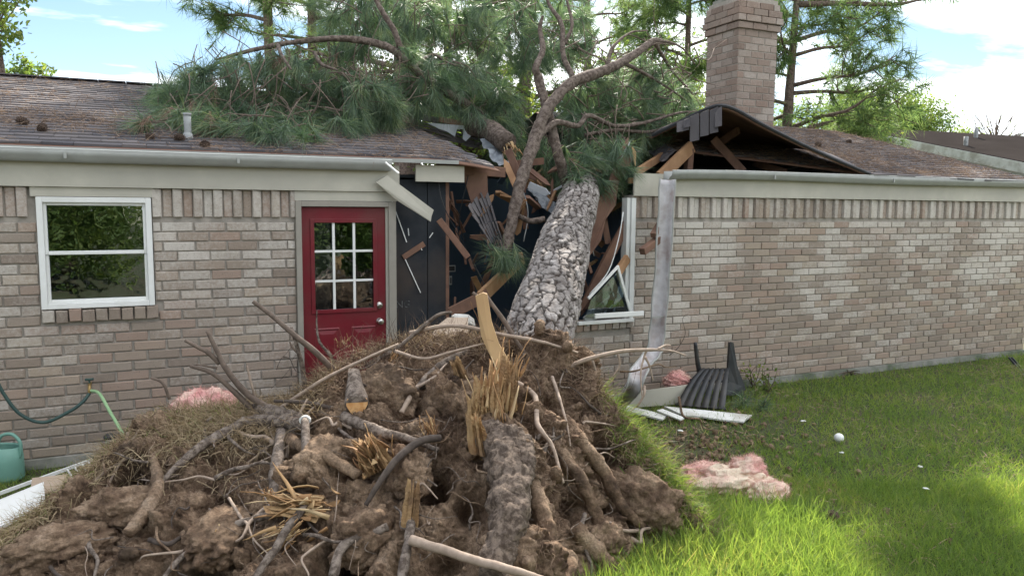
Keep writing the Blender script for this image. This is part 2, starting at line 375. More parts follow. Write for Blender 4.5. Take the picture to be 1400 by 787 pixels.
def barkmat(name, plate1, plate2, fissure, attr=True):
    m, n, l, bs = _nodes(name); P = _pos(n)
    c = _ramp(n, l, _noise(n, l, 16, 7, .72, P), [(.33, plate1), (.64, plate2)])
    if attr:
        a = n.new('ShaderNodeAttribute'); a.attribute_name = 'plate'
        c = _mix(n, l, a.outputs['Fac'], fissure, c)
    else:
        mp_ = n.new('ShaderNodeMapping'); l.new(P, mp_.inputs[0])
        c = _mix(n, l, _ramp(n, l, _noise(n, l, 28, 4, .7, P), [(.42, (.8, .8, .8)), (.56, (0, 0, 0))]), c, fissure)
    l.new(c, bs.inputs['Base Color']); bs.inputs['Roughness'].default_value = .95; bs.inputs['Specular IOR Level'].default_value = .15
    _bump(n, l, bs, _noise(n, l, 55, 6, .7, P), .7, .008); return m
M['bark'] = barkmat('pine_bark', (.125, .106, .095), (.43, .395, .37), (.036, .026, .021))
M['limb'] = barkmat('limb_bark', (.115, .090, .074), (.195, .155, .132), (.055, .040, .032), False)
M['farbark'] = barkmat('far_pine_bark', (.14, .105, .085), (.22, .165, .135), (.07, .05, .04), False)
M['darkroot'] = barkmat('dark_root_plate_bark', (.10, .078, .064), (.215, .165, .128), (.045, .032, .024), False)
M['rootbark'] = barkmat('root_bark', (.11, .088, .074), (.25, .205, .17), (.055, .040, .031), False)
M['twig'] = nmat('twig_bark', (.16, .12, .095), (.10, .075, .06), 25, .9, .3, .003)
M['darktwig'] = nmat('dark_root_bark', (.045, .034, .028), (.085, .065, .052), 25, .85, .3, .003)
M['paleroot'] = nmat('pale_root', (.36, .28, .22), (.25, .19, .145), 25, .85, .3, .003)
def glass():
    m, n, l, bs = _nodes('window_glass')
    tr = n.new('ShaderNodeBsdfTransparent'); tr.inputs[0].default_value = (.72, .78, .80, 1)
    gl = n.new('ShaderNodeBsdfGlossy'); gl.inputs['Roughness'].default_value = .015; gl.inputs[0].default_value = (.85, .93, 1, 1); gb = n.new('ShaderNodeBump'); gb.inputs['Strength'].default_value = .25; gb.inputs['Distance'].default_value = .012; l.new(_noise(n, l, 6, 2, .4, _pos(n)), gb.inputs['Height']); l.new(gb.outputs[0], gl.inputs['Normal'])
    fr = n.new('ShaderNodeFresnel'); fr.inputs['IOR'].default_value = 1.85
    ms = n.new('ShaderNodeMixShader'); l.new(_math(n, l, 'MULTIPLY', fr.outputs[0], 1.5, True), ms.inputs[0])
    l.new(tr.outputs[0], ms.inputs[1]); l.new(gl.outputs[0], ms.inputs[2]); l.new(ms.outputs[0], n['Material Output'].inputs[0])
    return m
M['glass'] = glass()
# ================================================================== the house
YW = 6.8                       # brick face
ZB, ZF = 0.07, 2.167           # first course, underside of the frieze board
RS = 0.28                      # roof slope
YE, ZE = 6.69, 2.462            # eave
def roofz(Y): return ZE+RS*(Y-YE)
def roof_at(px, py):
    d = ray(px, py); t = (ZE-RS*YE-EYE)/(d[2]-RS*d[1]); return C0+d*t
YR = float(roof_at(0, 104)[1]); ZR = roofz(YR)
house = empty('brick_house', (3.0, YW, 0), 'low brick house with red door and crushed roof under the fallen pine', 'house')
XW0, XW1 = -0.825, -0.031      # window opening
ZW0, ZW1 = 1.229, 2.094
XD0, XD1 = 1.083, 1.967        # door frame
XG = 4.53                      # right wall starts here (above the sill)
XS = 3.85; ZS = 0.87           # brick stub under the smashed window
XL, XRT = -5.0, 11.25
LB, HB, GAP = 0.245, 0.0795, 0.010
def brick_variant(seed, L, H, D):
    r = np.random.default_rng(seed); b = .006
    # box with chamfered front edge, corners a little uneven
    fr = [(-L/2, -H/2), (L/2, -H/2), (L/2, H/2), (-L/2, H/2)]
    V = []
    for (x, z) in fr: V.append((x, D, z))
    for (x, z) in fr: V.append((x, b, z))
    for (x, z) in fr: V.append((x-math.copysign(b, x), 0, z-math.copysign(b, z)))
    V = np.array(V); V[4:] += r.normal(0, .0016, (8, 3))
    F = []
    for k in (0, 4):
        for i in range(4): F.append((k+i, k+(i+1) % 4, k+4+(i+1) % 4, k+4+i))
    F.append((8, 9, 10, 11)); return V, F
_bm = {}
def brick_mesh(L, var, H=HB-GAP, D=.05, key='brick', mat=None):
    k = (round(L, 2), var, key)
    if k not in _bm:
        v, f = brick_variant(var*31+int(L*1000), round(L, 2), H, D); _bm[k] = (mesh(key, v, f, mat or M['brick']), v, f)
    return _bm[k]
def clear(x, z, L, holes):
    return not any(x+L/2 > h[0]+.012 and x-L/2 < h[1]-.012 and z > h[2] and z < h[3] for h in holes)
def lay(x0, x1, z0, z1, holes, off=0.0, seed=0):
    """running-bond brick positions (x, z, length), cut at openings"""
    r = np.random.default_rng(seed); out = []
    n = int((z1-z0)/HB+1e-3)
    for c in range(n):
        z = z0+HB*(c+.5)
        segs = [(x0, x1)]
        for h in holes:
            if h[2] < z < h[3]:
                segs = [s for a, b in segs for s in ((a, min(b, h[0])), (max(a, h[1]), b)) if s[1]-s[0] > .03]
        st = off+(LB/2 if c % 2 else 0)+r.uniform(-.015, .015)
        for a, b in segs:
            x = st+math.floor((a-st)/LB)*LB
            while x < b-.02:
                p, q = max(x, a), min(x+LB, b)
                if q-p > .05: out.append(((p+q)/2, z, q-p-GAP))
                x += LB
    return out
left = lay(XL, XD0, ZB, ZF-.235, [(XW0, XW1, ZW0, 9), (XW0-.005, XW1+.02, ZW0-.11, ZW0)], .03, 1)
right = lay(XG, XRT, ZB, ZF-.235, [(XS-.1, XG, ZS-.02, 9)], .05, 2)
stub = lay(XS, XG, ZB, ZS-.10, [], .05, 3)
def pxsize(x, z, L):
    p = np.array([x, YW, z])-C0; d = p@FW; u = 700+FPX*(p@RT)/d; v = 393.5-FPX*(p@UP)/d
    if not (-15 < u < 1415 and -10 < v < 780) or (v > 560 and 330 < u < 860): return 0
    return L*1050*YW/d**2*HB*1050/d
wallL = obj('wall', *[np.array([[XL, YW+.013, 0], [XW0, YW+.013, 0], [XW0, YW+.013, 2.3], [XL, YW+.013, 2.3],
    [XW0, YW+.013, ZW0], [XW1, YW+.013, ZW0], [XW1, YW+.013, 0], [XD0, YW+.013, 0], [XD0, YW+.013, 2.3], [XW1, YW+.013, 2.3]]),
    [(0, 1, 4, 2, 3), (1, 6, 5, 4), (6, 7, 8, 9, 5)]], M['mortar'], house)
tag(wallL, 'brick wall with the window and red door')
wallR = MB(); wallR.add([[XG, YW+.013, 0], [XRT, YW+.013, 0], [XRT, YW+.013, 2.3], [XG, YW+.013, 2.3]], [(0, 1, 2, 3)])
wallR.add([[XS, YW+.013, 0], [XG, YW+.013, 0], [XG, YW+.013, ZS-.10], [XS, YW+.013, ZS-.10]], [(0, 1, 2, 3)])
wallR.box(((XS+XG)/2, YW+.09, ZS/2-.05), (XG-XS, .15, ZS-.1)); wallR.box((XG+.05, YW+.1, 1.1), (.10, .17, 2.15))
wallR = wallR.build('wall', M['mortar'], house); tag(wallR, 'long blank brick wall facing the lawn')
allb = [(b, wallL) for b in left]+[(b, wallR) for b in right+stub]
allb.sort(key=lambda t: -pxsize(*t[0]))
brs = np.random.default_rng(5)
def put_brick(name, me, loc, parent, rot=None):
    o = bpy.data.objects.new(name, me); col.objects.link(o); o.parent = parent; o.location = loc
    if rot is not None: o.rotation_euler = rot
    return o
rest = {id(wallL): MB(), id(wallR): MB()}
for k, ((x, z, L), w) in enumerate(allb):
    me, v, f = brick_mesh(L, int(brs.integers(0, 4)))
    dy = float(brs.normal(0, .0022))
    if k < 290: put_brick('brick', me, (x, YW+dy, z), w)
    else: rest[id(w)].add(v+np.array([x, YW+dy, z]), f)
for w in (wallL, wallR):
    o = rest[id(w)].build('brick_mass', M['brick_mass'], w); tag(o, kind='stuff')
# soldier course under the frieze, every second brick proud
def soldiers(x0, x1, holes, w):
    x = x0; i = 0; mb = MB(); v, f = brick_variant(77, .068, .225, .05)
    while x < x1-.03:
        if clear(x+.036, 2.05, .07, holes):
            p = np.array([x+.036, YW-(.022 if i % 2 else -.002), ZF-.1165])
            c, s_ = math.cos(.16*(i % 2)), math.sin(.16*(i % 2))
            vv = v@np.array([[c, s_, 0], [-s_, c, 0], [0, 0, 1]])
            mb.add(vv+p, f)
        x += .0765; i += 1
    tag(mb.build('soldier_course', M['brick_mass'], w), kind='stuff')
soldiers(XL, XD0, [(XW0, XW1, 1, 3)], wallL); soldiers(XG+.02, XRT, [], wallR)
# rowlock sills
for (a, b, z, w) in ((XW0+.0, XW1+.02, ZW0-.055, wallL), (XS, XG+.02, ZS-.045, wallR)):
    n = int((b-a)/.085)
    for i in range(n):
        L = (b-a)/n; v, f = brick_variant(200+i, L-.009, .095, .12)
        o = obj('sill_brick', v, f, M['brick'], w); o.location = (a+L*(i+.5), YW-.035+brs.normal(0, .003), z+brs.normal(0, .003)); o.rotation_euler = (R(4), 0, 0)
# slab edge
fm = MB(); fm.box(((XL+XD1)/2, YW+.08, .03), (XD1-XL, .22, .075)); fm.box(((XS+XRT)/2, YW+.08, .03), (XRT-XS, .22, .075)); fm.box(((XD1+XS)/2, YW+.35, .02), (XS-XD1, .5, .08))
fm.build('foundation', M['concrete'], house)
# ---- frieze boards, fascia
def fboard(name, x0, x1, z0, z1, y, t=.025, mat='trim'):
    m = MB(); m.box(((x0+x1)/2, y+t/2, (z0+z1)/2), (x1-x0, t, z1-z0)); return m.build(name, M[mat], house)
fboard('frieze_board', XL, XD1+.03, ZF, 2.40, YW-.045)
fboard('frieze_board', XG-.02, XRT, ZF, 2.40, YW-.045)
fboard('head_board', XW0-.03, XW1+.02, ZW1, ZF-.002, YW-.025)
fboard('head_board', XD0-.005, XD1+.01, 2.082, ZF-.002, YW-.025)
fboard('frieze_board', 2.15, 2.62, 2.265, 2.415, YW-.05)      # splintered stub beyond the gutter end
# ---- gutters (K profile, swept along X, real wall thickness)
GP = np.array([(0, .085), (0, 0), (-.062, 0), (-.068, .018), (-.098, .045), (-.104, .088), (-.094, .090)])
def gutter(name, x0, x1, y, z, mat, parent, bend=None, n=40):
    X = np.linspace(x0, x1, n); G = np.zeros((n, len(GP), 3))
    for i, x in enumerate(X):
        dz, op = bend(x) if bend else (0, 1)
        G[i, :, 0] = x; G[i, :, 1] = y+GP[:, 0]*op; G[i, :, 2] = z+GP[:, 1]+dz
    v, f = grid(G); o = obj(name, v, f, mat, parent, False)
    sm = o.modifiers.new('thickness', 'SOLIDIFY'); sm.thickness = .004; return o
gutter('gutter', XL, 1.90, YW-.05, 2.352, M['gutter'], house)
m = MB(); m.box(((XL+1.9)/2, YW-.148, 2.4445), (1.9-XL, .022, .007)); m.build('gutter_lip_highlight', M['white'], house)  # lip strip coloured white to stand for the sky's reflection
m = MB(); m.box(((5.6+XRT)/2, YW-.148, 2.4535), (XRT-5.6, .022, .007)); m.build('gutter_lip_highlight', M['white'], house)  # right lip, likewise white: the reflected sky is put into its colour
gutter('gutter', 4.87, XRT, YW-.05, 2.36, M['gutter'], house, lambda x: (-.018*math.exp(-(x-4.87)/.35)+.006*math.sin(x*1.3), 1+.45*math.exp(-(x-4.87)/.2)))
m = MB(); m.board(atY(527, 222, 6.62), atY(545, 237, 6.5), .012, .012); m.build('gutter_strap', M['white'], house)
m = MB()
for x in (-.6, .62, 6.3, 8.2): m.box((x, YW-.155, 2.40), (.02, .012, .05))
m.build('gutter_hanger', M['gutter'], house)
# ---- window
win = empty('window', ((XW0+XW1)/2, YW, ZW0)); win.parent = house; win.matrix_parent_inverse = Matrix.Translation(-Vector(house.location))
def fpart(name, boxes, mat, parent):
    m = MB()
    for (x0, x1, z0, z1, y0, y1) in boxes: m.box(((x0+x1)/2, (y0+y1)/2, (z0+z1)/2), (x1-x0, y1-y0, z1-z0))
    o = m.build(name, M[mat], None)
    bv = o.modifiers.new('edge', 'BEVEL'); bv.width = .003; bv.segments = 1
    o.parent = parent
    if parent is win: o.matrix_parent_inverse = (Matrix.Translation(Vector(house.location)) @ Matrix.Translation(-Vector(house.location)) @ Matrix.Translation(Vector(win.location))).inverted()
    return o
a, b, c, d = XW0+.004, XW1-.004, ZW0+.004, ZW1-.004; w = .042
fpart('window_frame', [(a, a+w, c, d, YW-.03, YW+.05), (b-w, b, c, d, YW-.03, YW+.05), (a+w, b-w, d-w, d, YW-.029, YW+.05), (a+w, b-w, c, c+w, YW-.029, YW+.05)], 'white', win)
zm = c+(d-c)*.485; s = .022
fpart('sash', [(a+w, a+w+s, zm, d-w, YW-.005, YW+.04), (b-w-s, b-w, zm, d-w, YW-.005, YW+.04), (a+w+s, b-w-s, d-w-s, d-w, YW-.004, YW+.04), (a+w+s, b-w-s, zm, zm+.028, YW-.012, YW+.04)], 'white', win)
fpart('sash', [(a+w, a+w+s, c+w, zm-.001, YW+.002, YW+.04), (b-w-s, b-w, c+w, zm-.001, YW+.002, YW+.04), (a+w+s, b-w-s, c+w, c+w+.026, YW+.003, YW+.04)], 'white', win)
fpart('pane', [(a+w+s-.003, b-w-s+.003, zm+.026, d-w-s+.003, YW+.016, YW+.020)], 'glass', win)
fpart('pane', [(a+w+s-.003, b-w-s+.003, c+w+.024, zm-.001, YW+.024, YW+.028)], 'glass', win)
# ---- door with frame
x0, x1, zt = XD0+.048, XD1-.088, 2.028
def hpart(name, boxes, mat, parent=house, bev=.003):
    m = MB()
    for (xa, xb, za, zb, ya, yb) in boxes: m.box(((xa+xb)/2, (ya+yb)/2, (za+zb)/2), (xb-xa, yb-ya, zb-za))
    o = m.build(name, M[mat], parent)
    if bev: bv = o.modifiers.new('edge', 'BEVEL'); bv.width = bev; bv.segments = 2
    return o
hpart('door_frame', [(XD0, x0, .05, 2.08, YW-.035, YW+.10), (x1+.02, XD1, .05, 2.08, YW-.035, YW+.10), (x0, x1+.02, zt+.004, 2.079, YW-.034, YW+.10)], 'frame')
hpart('door_stop', [(x1-.001, x1+.021, .08, zt, YW-.005, YW+.05)], 'trim')
hpart('threshold', [(XD0, XD1, .0, .06, YW-.08, YW+.1)], 'concrete')
W_, H_ = x1-x0, zt-.075; zb = .075
gx0, gx1 = x0+.10, x1-.105; gz1 = zt-.125; gz0 = zt-.125-.79
yf = YW+.012
door = hpart('door', [(x0+.002, gx0, zb, zt, yf, yf+.042), (gx1, x1-.002, zb, zt, yf, yf+.042), (gx0, gx1, gz1, zt, yf, yf+.042), (gx0, gx1, zb, gz0, yf, yf+.042)], 'red', bev=0)
w = .022
hpart('glass_moulding', [(gx0-w, gx0+.012, gz0-w, gz1+w, yf-.012, yf+.002), (gx1-.012, gx1+w, gz0-w, gz1+w, yf-.012, yf+.002), (gx0+.012, gx1-.012, gz1-.012, gz1+w, yf-.0115, yf+.002), (gx0+.012, gx1-.012, gz0-w, gz0+.012, yf-.0115, yf+.002)], 'red', door)
for i in range(3):
    for j in range(3):
        xa = gx0+(gx1-gx0)*i/3; xb = gx0+(gx1-gx0)*(i+1)/3; za = gz0+(gz1-gz0)*j/3; zc_ = gz0+(gz1-gz0)*(j+1)/3
        hpart('pane', [(xa, xb, za, zc_, yf+.014, yf+.018)], 'glass', door, 0)
for i in (1, 2):
    xm = gx0+(gx1-gx0)*i/3; hpart('muntin', [(xm-.011, xm+.011, gz0, gz1, yf+.001, yf+.013)], 'white', door, .002)
    zm2 = gz0+(gz1-gz0)*i/3; hpart('muntin', [(gx0, gx1, zm2-.010, zm2+.010, yf+.003, yf+.0135)], 'white', door, .002)
pz1, pz0 = gz0-.16, zb+.20
for (xa, xb) in ((x0+.105, x0+.315), (x1-.315, x1-.105)):
    mb = MB(); k = .028
    P = lambda i, y: [(xa+i, y, pz0+i), (xb-i, y, pz0+i), (xb-i, y, pz1-i), (xa+i, y, pz1-i)]
    V = P(-.008, yf-.001)+P(.004, yf-.009)+P(.016, yf-.001)+P(.05, yf-.011)
    F = [(r_*4+i, r_*4+(i+1) % 4, r_*4+4+(i+1) % 4, r_*4+4+i) for r_ in range(3) for i in range(4)]+[(12, 13, 14, 15)]
    mb.add(V, F); mb.build('raised_panel', M['red'], door)
def knob(name, z, r1, r2, ln):
    mb = MB(); cx = x1-.062
    prof = [(.030, 0), (.030, .008), (.014, .012), (r1*.55, ln*.4), (r1, ln*.6), (r1*.95, ln*.9), (r2, ln)]
    P = [(cx, yf-q, z) for _, q in prof]
    n = 20; V = []; 
    for (rr, q) in prof:
        for i in range(n): V.append((cx+rr*math.cos(i*2*math.pi/n), yf-q, z+rr*math.sin(i*2*math.pi/n)))
    F = [(k*n+i, k*n+(i+1) % n, k*n+n+(i+1) % n, k*n+n+i) for k in range(len(prof)-1) for i in range(n)]+[tuple(range((len(prof)-1)*n, len(prof)*n))]
    mb.add(V, F); mb.build(name, M['metal'], door, True)
knob('door_knob', gz0-.115, .028, .016, .065); knob('deadbolt', gz0+.03, .024, .012, .026)
# ---- rear shell (keeps the rooms dark): back and side walls, ceiling, floor, partitions
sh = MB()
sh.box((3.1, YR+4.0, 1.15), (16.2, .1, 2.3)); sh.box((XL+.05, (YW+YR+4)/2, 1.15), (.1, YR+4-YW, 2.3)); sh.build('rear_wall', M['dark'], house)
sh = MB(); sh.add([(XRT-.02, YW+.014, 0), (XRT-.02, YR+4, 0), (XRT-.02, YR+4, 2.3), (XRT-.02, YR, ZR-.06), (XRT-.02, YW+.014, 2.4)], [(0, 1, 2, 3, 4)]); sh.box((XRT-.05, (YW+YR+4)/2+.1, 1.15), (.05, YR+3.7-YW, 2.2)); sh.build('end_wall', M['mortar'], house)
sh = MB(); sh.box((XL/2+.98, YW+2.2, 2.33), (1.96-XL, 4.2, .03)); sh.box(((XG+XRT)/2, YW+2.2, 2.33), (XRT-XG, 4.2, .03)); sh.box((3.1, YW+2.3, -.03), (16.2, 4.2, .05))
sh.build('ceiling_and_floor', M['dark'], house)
sh = MB()
sh.box((2.35, 8.85, 1.2), (1.1, .1, 2.4)); sh.box((3.9, 9.3, 1.2), (2.2, .1, 2.4)); sh.box((4.72, 8.1, 1.2), (.1, 2.4, 2.4)); sh.box((2.9, 9.08, 1.2), (.1, .5, 2.4))
sh.build('room_wall', M['navy'], house)
XB = float(atY(608, 300, YW+.09)[0])
sm_ = float(atY(583, 300, YW+.09)[0])
for (xa, xb) in ((XD1+.004, sm_-.004), (sm_+.004, XB)):
    hpart('sheathing_board', [(xa, xb, .06, 2.30, YW+.06, YW+.085)], 'black_sheath', house, 0)
hpart('corner_stud', [(XB-.005, XB+.035, .06, 2.32, YW+.06, YW+.15)], 'oldlumber', house)
hpart('room_partition', [(XD1+.01, XD1+.06, .0, 2.32, YW+.12, YW+2.1)], 'navy', house, 0)
pc = atY(617, 367, 8.79); m = MB()
hpart('switch_plate', [(pc[0]-.05, pc[0]+.055, pc[2]-.04, pc[2]+.04, 8.788, 8.798)], 'plate'); hpart('switch_plate', [(pc[0]-.026, pc[0]+.01, pc[2]-.20, pc[2]-.09, 8.788, 8.798)], 'plate')
hpart('switch_opening', [(pc[0]-.038, pc[0]+.043, pc[2]-.028, pc[2]+.028, 8.786, 8.79)], 'dark', house, 0); hpart('switch_opening', [(pc[0]-.015, pc[0], pc[2]-.18, pc[2]-.11, 8.786, 8.79)], 'dark', house, 0)
# lettering left on the black sheathing
tx = bpy.data.curves.new('printed_lettering', 'FONT'); tx.body = 'NG'; tx.size = .095; tx.extrude = .0006; tx.materials.append(nmat('faded_print', (.12, .12, .12), (.03, .032, .036), 40, .9, 0, lo=.45, hi=.6))
_t = bpy.data.objects.new('lettering_curve', tx); col.objects.link(_t); _me = bpy.data.meshes.new_from_object(_t.evaluated_get(bpy.context.evaluated_depsgraph_get())); bpy.data.objects.remove(_t)
to = link(bpy.data.objects.new('printed_lettering', _me), house); p = atY(541, 421, YW+.058); to.location = p; to.rotation_euler = (R(90), 0, 0)
# splinters and paint scars on the sheathing
mb = MB()
for (a_, b_) in (((536, 275), (556, 331)), ((553, 352), (575, 400)), ((587, 325), (592, 318)), ((558, 312), (559, 322)), ((574, 336), (577, 342))):
    mb.board(atY(*a_, YW+.05), atY(*b_, YW+.045), .008, .006)
mb.build('torn_paper_strip', M['white'], house)
mb = MB(); mb.board(atY(551, 352, YW+.05), atY(580, 333, YW+.05), .05, .012); mb.build('splinter', M['oldlumber'], house)
# ---- shingled roof: stepped courses of tabs
rr = np.random.default_rng(11)
XCUT0 = float(atY(688, 231, YE)[0]); pc2 = roof_at(545, 165)
def sag(X, Y):
    k = np.clip((X-2.15)/(XCUT0-2.15), 0, 1.3); return -.085*k**2.2*np.clip((9.2-Y)/2.6, 0, 1)
def left_edge(Y):
    if Y < pc2[1]: return XCUT0+(pc2[0]-XCUT0)*((Y-YE)/(pc2[1]-YE))**.85
    return pc2[0]+.35*(Y-pc2[1])
hp0, hp1 = roof_at(1205, 195), roof_at(1404, 244)
def hip(Y): return hp0[0]+(hp1[0]-hp0[0])*(Y-hp0[1])/(hp1[1]-hp0[1])
TAIL = float(atY(1185, 238, YE)[0]); HINGE_Y = 8.15
def right_start(Y): return 5.0 if Y > HINGE_Y else TAIL+(5.0-TAIL)*max(0, (Y-YE-.05)/(HINGE_Y-YE))**1.0
EXPO = .118
def tabs(mb, x0, x1, s0, zf, seed):
    """one course of tabs between x0 and x1 at distance s0 up the slope; zf(X,Y) is the surface"""
    x = x0
    while x < x1-.02:
        w_ = min(rr.choice([.14, .17, .21, .26, .33]), x1-x); t = .005+rr.uniform(0, .007)
        ya, yb = YE+s0-rr.uniform(0, .008), YE+s0+EXPO+.02
        V = []
        for (X, Y, h) in ((x+.002, ya, t+.006), (x+w_-.002, ya, t+.006), (x+w_-.002, yb, .002), (x+.002, yb, .002), (x+.002, ya, -.004), (x+w_-.002, ya, -.004)):
            V.append((X, Y, zf(X, Y)+h+rr.normal(0, .0012)))
        mb.add(V, [(0, 1, 2, 3), (4, 5, 1, 0), (4, 0, 3), (1, 5, 2)]); x += w_
def surfL(X, Y): return roofz(Y)+float(sag(X, Y))
def surfR(X, Y): return roofz(Y)+.012*math.sin(X*1.7+Y)
mbL, mbR = MB(), MB(); s_ = -.045
while YE+s_ < YR:
    Y = YE+s_
    tabs(mbL, XL-.3+rr.uniform(0, .1), left_edge(Y)+rr.uniform(-.05, .05), s_, surfL, 0)
    xa, xb = right_start(Y), min(hip(Y), XRT)
    if xb > xa+.1: tabs(mbR, xa+rr.uniform(0, .1), xb, s_, surfR, 1)
    s_ += EXPO
roofL = obj('roof', *slab(np.array([[[X_, Y_, surfL(X_, Y_)-.006] for Y_ in np.linspace(YE, YR, 14)] for X_ in np.linspace(XL-.3, 1.9, 20)]), .02), M['deck'], house)
tag(roofL, 'shingled roof above the window and door')
# deck under the sagging end follows the torn edge
G = np.zeros((12, 14, 3))
for j, Y_ in enumerate(np.linspace(YE, YR, 14)):
    for i, X_ in enumerate(np.linspace(1.9, max(left_edge(Y_)-.03, 1.95), 12)): G[i, j] = (X_, Y_, surfL(X_, Y_)-.006)
obj('torn_deck', *slab(G, .018), M['oldlumber'], roofL)
tag(mbL.build('shingles', M['shingle'], roofL), kind='stuff')
G = np.zeros((22, 14, 3))
for j, Y_ in enumerate(np.linspace(YE, YR, 14)):
    a_ = right_start(Y_); b_ = max(hip(Y_), a_+.1)
    for i, t_ in enumerate(np.linspace(0, 1, 22)): X_ = a_+(b_-a_)*t_; G[i, j] = (X_, Y_, surfR(X_, Y_)-.006)
roofR = obj('roof', *slab(G, .02), M['deck'], house); tag(roofR, 'shingled roof above the long wall')
tag(mbR.build('shingles', M['shingle'], roofR), kind='stuff')
mb = MB(); X_ = XL-.3
while X_ < left_edge(YR)-.1:
    mb.box((X_+.14, YR, ZR+.012+rr.uniform(0, .004)), (.275, .20, .012)); X_ += .28
mb.build('ridge_cap', M['shingle'], roofL)
m = MB(); m.box(((XL+XCUT0)/2-.2, YE-.006, ZE-.018), (XCUT0-XL-.5, .008, .034)); m.build('drip_edge', M['gutter'], roofL)
m = MB(); m.box(((TAIL+XRT)/2, YE-.006, ZE-.018), (XRT-TAIL, .008, .034)); m.build('drip_edge', M['gutter'], roofR)
# back slopes close the volume
bs_ = MB(); bs_.add([(XL-.3, YR+.02, ZR-.01), (2.6, YR+.02, ZR-.01), (2.6, YR+4.2, 2.3), (XL-.3, YR+4.2, 2.3)], [(0, 1, 2, 3)])
bs_.add([(5.0, YR+.02, ZR-.01), (hp0[0], hp0[1]+.02, roofz(hp0[1])-.01), (hp0[0]+.2, YR+4.2, 2.3), (5.0, YR+4.2, 2.3)], [(0, 1, 2, 3)])
bs_.add([(hp0[0], hp0[1]+.01, roofz(hp0[1])-.01), (hip(YE), YE, ZE-.01), (hip(YE)+1.5, YE+3, 2.3), (hp0[0]+.2, YR+4.2, 2.3)], [(0, 1, 2, 3)])
bs_.build('rear_roof', M['shingle'], house)
# ---- lifted flap of roof deck over the right wall
ft = [(1188, 239, 6.66), (1140, 219, 6.67), (1092, 197, 6.68), (1040, 171, 6.68), (1008, 153, 6.74), (985, 146, 6.80), (962, 152, 6.95), (925, 170, 7.2), (891, 187, 7.45)]
bkX = [8.0, 7.75, 7.45, 7.1, 6.8, 6.55, 6.25, 5.75, 5.3]
F0 = np.array([atY(*q) for q in ft]); B0 = np.array([(x, HINGE_Y+.25, roofz(HINGE_Y+.25)-.02+(.0 if k < 5 else -.10*(k-5))) for k, x in enumerate(bkX)])
n = 33; Fs, Bs = smoothpath(F0, n), smoothpath(B0, n)
G = np.stack([Fs+(Bs-Fs)*t_+np.array([0, 0, .10*math.sin(math.pi*t_)]) for t_ in np.linspace(0, 1, 9)], 1)
flap = obj('roof_flap', *slab(G, .022), M['deck'], house); tag(flap, 'torn roof deck bent up like a tent')
mb = MB(); mb.tube(Fs+np.array([0, -.012, .012]), .020, 6, n=n); mb.build('drip_edge', M['darkmetal'], flap)
G2 = G[:, :, :]+np.array([0, 0, .016]); v, f = slab(G2, .012); obj('shingle_layer', v, f, M['shingle'], flap)
# tabs hanging over the torn corner, five told apart
for k, (xp, yp, wp, hp_) in enumerate([(925, 166, 17, 15), (943, 158, 13, 36), (957, 153, 12, 34), (970, 149, 12, 34), (977, 148, 10, 26), (934, 163, 10, 12)]):
    t0 = 7.0-(xp-925)/60*.22
    P = [atY(xp, yp+2, t0), atY(xp+wp-.6, yp+1-wp*.35, t0-.04), atY(xp+wp-.6, yp+hp_-wp*.2, t0-.12), atY(xp, yp+hp_, t0-.08)]
    v, f = prism(P, .007, (0, -1, 0)); obj('shingle', v, f, M['shingle_obj'], flap)
# ---- chimney: shaft plus corbelled cap, each brick its own piece
pr = roof_at(1060, 182); YC = float(pr[1])
cA = atY(1008, 100, YC); cB = atY(1061, 100, YC); XC0, XC1 = float(cA[0]), float(cB[0])
# depth of the side face from the pixel of its far corner
dd = ray(965, 100); DC = float(C0[1]+dd[1]*(XC0/dd[0]))-YC
ZC0, ZC1 = roofz(YC)-.35, float(atY(1008, -8, YC)[2])
chim = MB(); chim.box(((XC0+XC1)/2, YC+DC/2, (ZC0+ZC1)/2), (XC1-XC0-.02, DC-.02, ZC1-ZC0-.02)); chim = chim.build('chimney', M['mortar'], house)
hC = 0.104; nC = int((ZC1-ZC0)/hC)
def ring_of_bricks(z, out, c, Hh):
    W = XC1-XC0+2*out; Dp = DC+2*out
    for side in range(4):
        Ls = W if side in (0, 2) else Dp; nb = max(2, round(Ls/.27)); lb = Ls/nb; st = (lb/2 if c % 2 else 0)
        xs = [(-st if False else 0)]
        edges = sorted(set([0.0, Ls]+[e for e in (np.arange(nb+1)*lb-st) if .03 < e < Ls-.03]))
        for e0, e1 in zip(edges[:-1], edges[1:]):
            L = e1-e0-.012; me, v, f = brick_mesh(L, int(brs.integers(0, 4)), Hh-.012, .04, 'chimney_brick', M['chim_brick'])
            m_ = (e0+e1)/2
            loc, rz = {0: ((XC0-out+m_, YC-out, z), 0), 1: ((XC1+out, YC-out+m_, z), R(90)), 2: ((XC1+out-m_, YC+DC+out, z), R(180)), 3: ((XC0-out, YC+DC+out-m_, z), R(-90))}[side]
            put_brick('chimney_brick', me, loc, chim, (0, 0, rz))
for c in range(nC):
    z = ZC0+hC*(c+.5)
    k = nC-1-c; out = {0: .0, 1: .0, 2: .03, 3: .055}.get(k, 0.0)
    if k <= 3: out = [.02, .045, .06, .035][k]
    ring_of_bricks(z, out, c, hC)
mb = MB(); mb.box(((XC0+XC1)/2, YC+DC/2, ZC1+.02), (XC1-XC0-.1, DC-.1, .06)); mb.tube([((XC0+XC1)/2, YC+DC/2, ZC1), ((XC0+XC1)/2, YC+DC/2, ZC1+.25)], .12, 12); mb.build('chimney_crown', M['concrete'], chim)
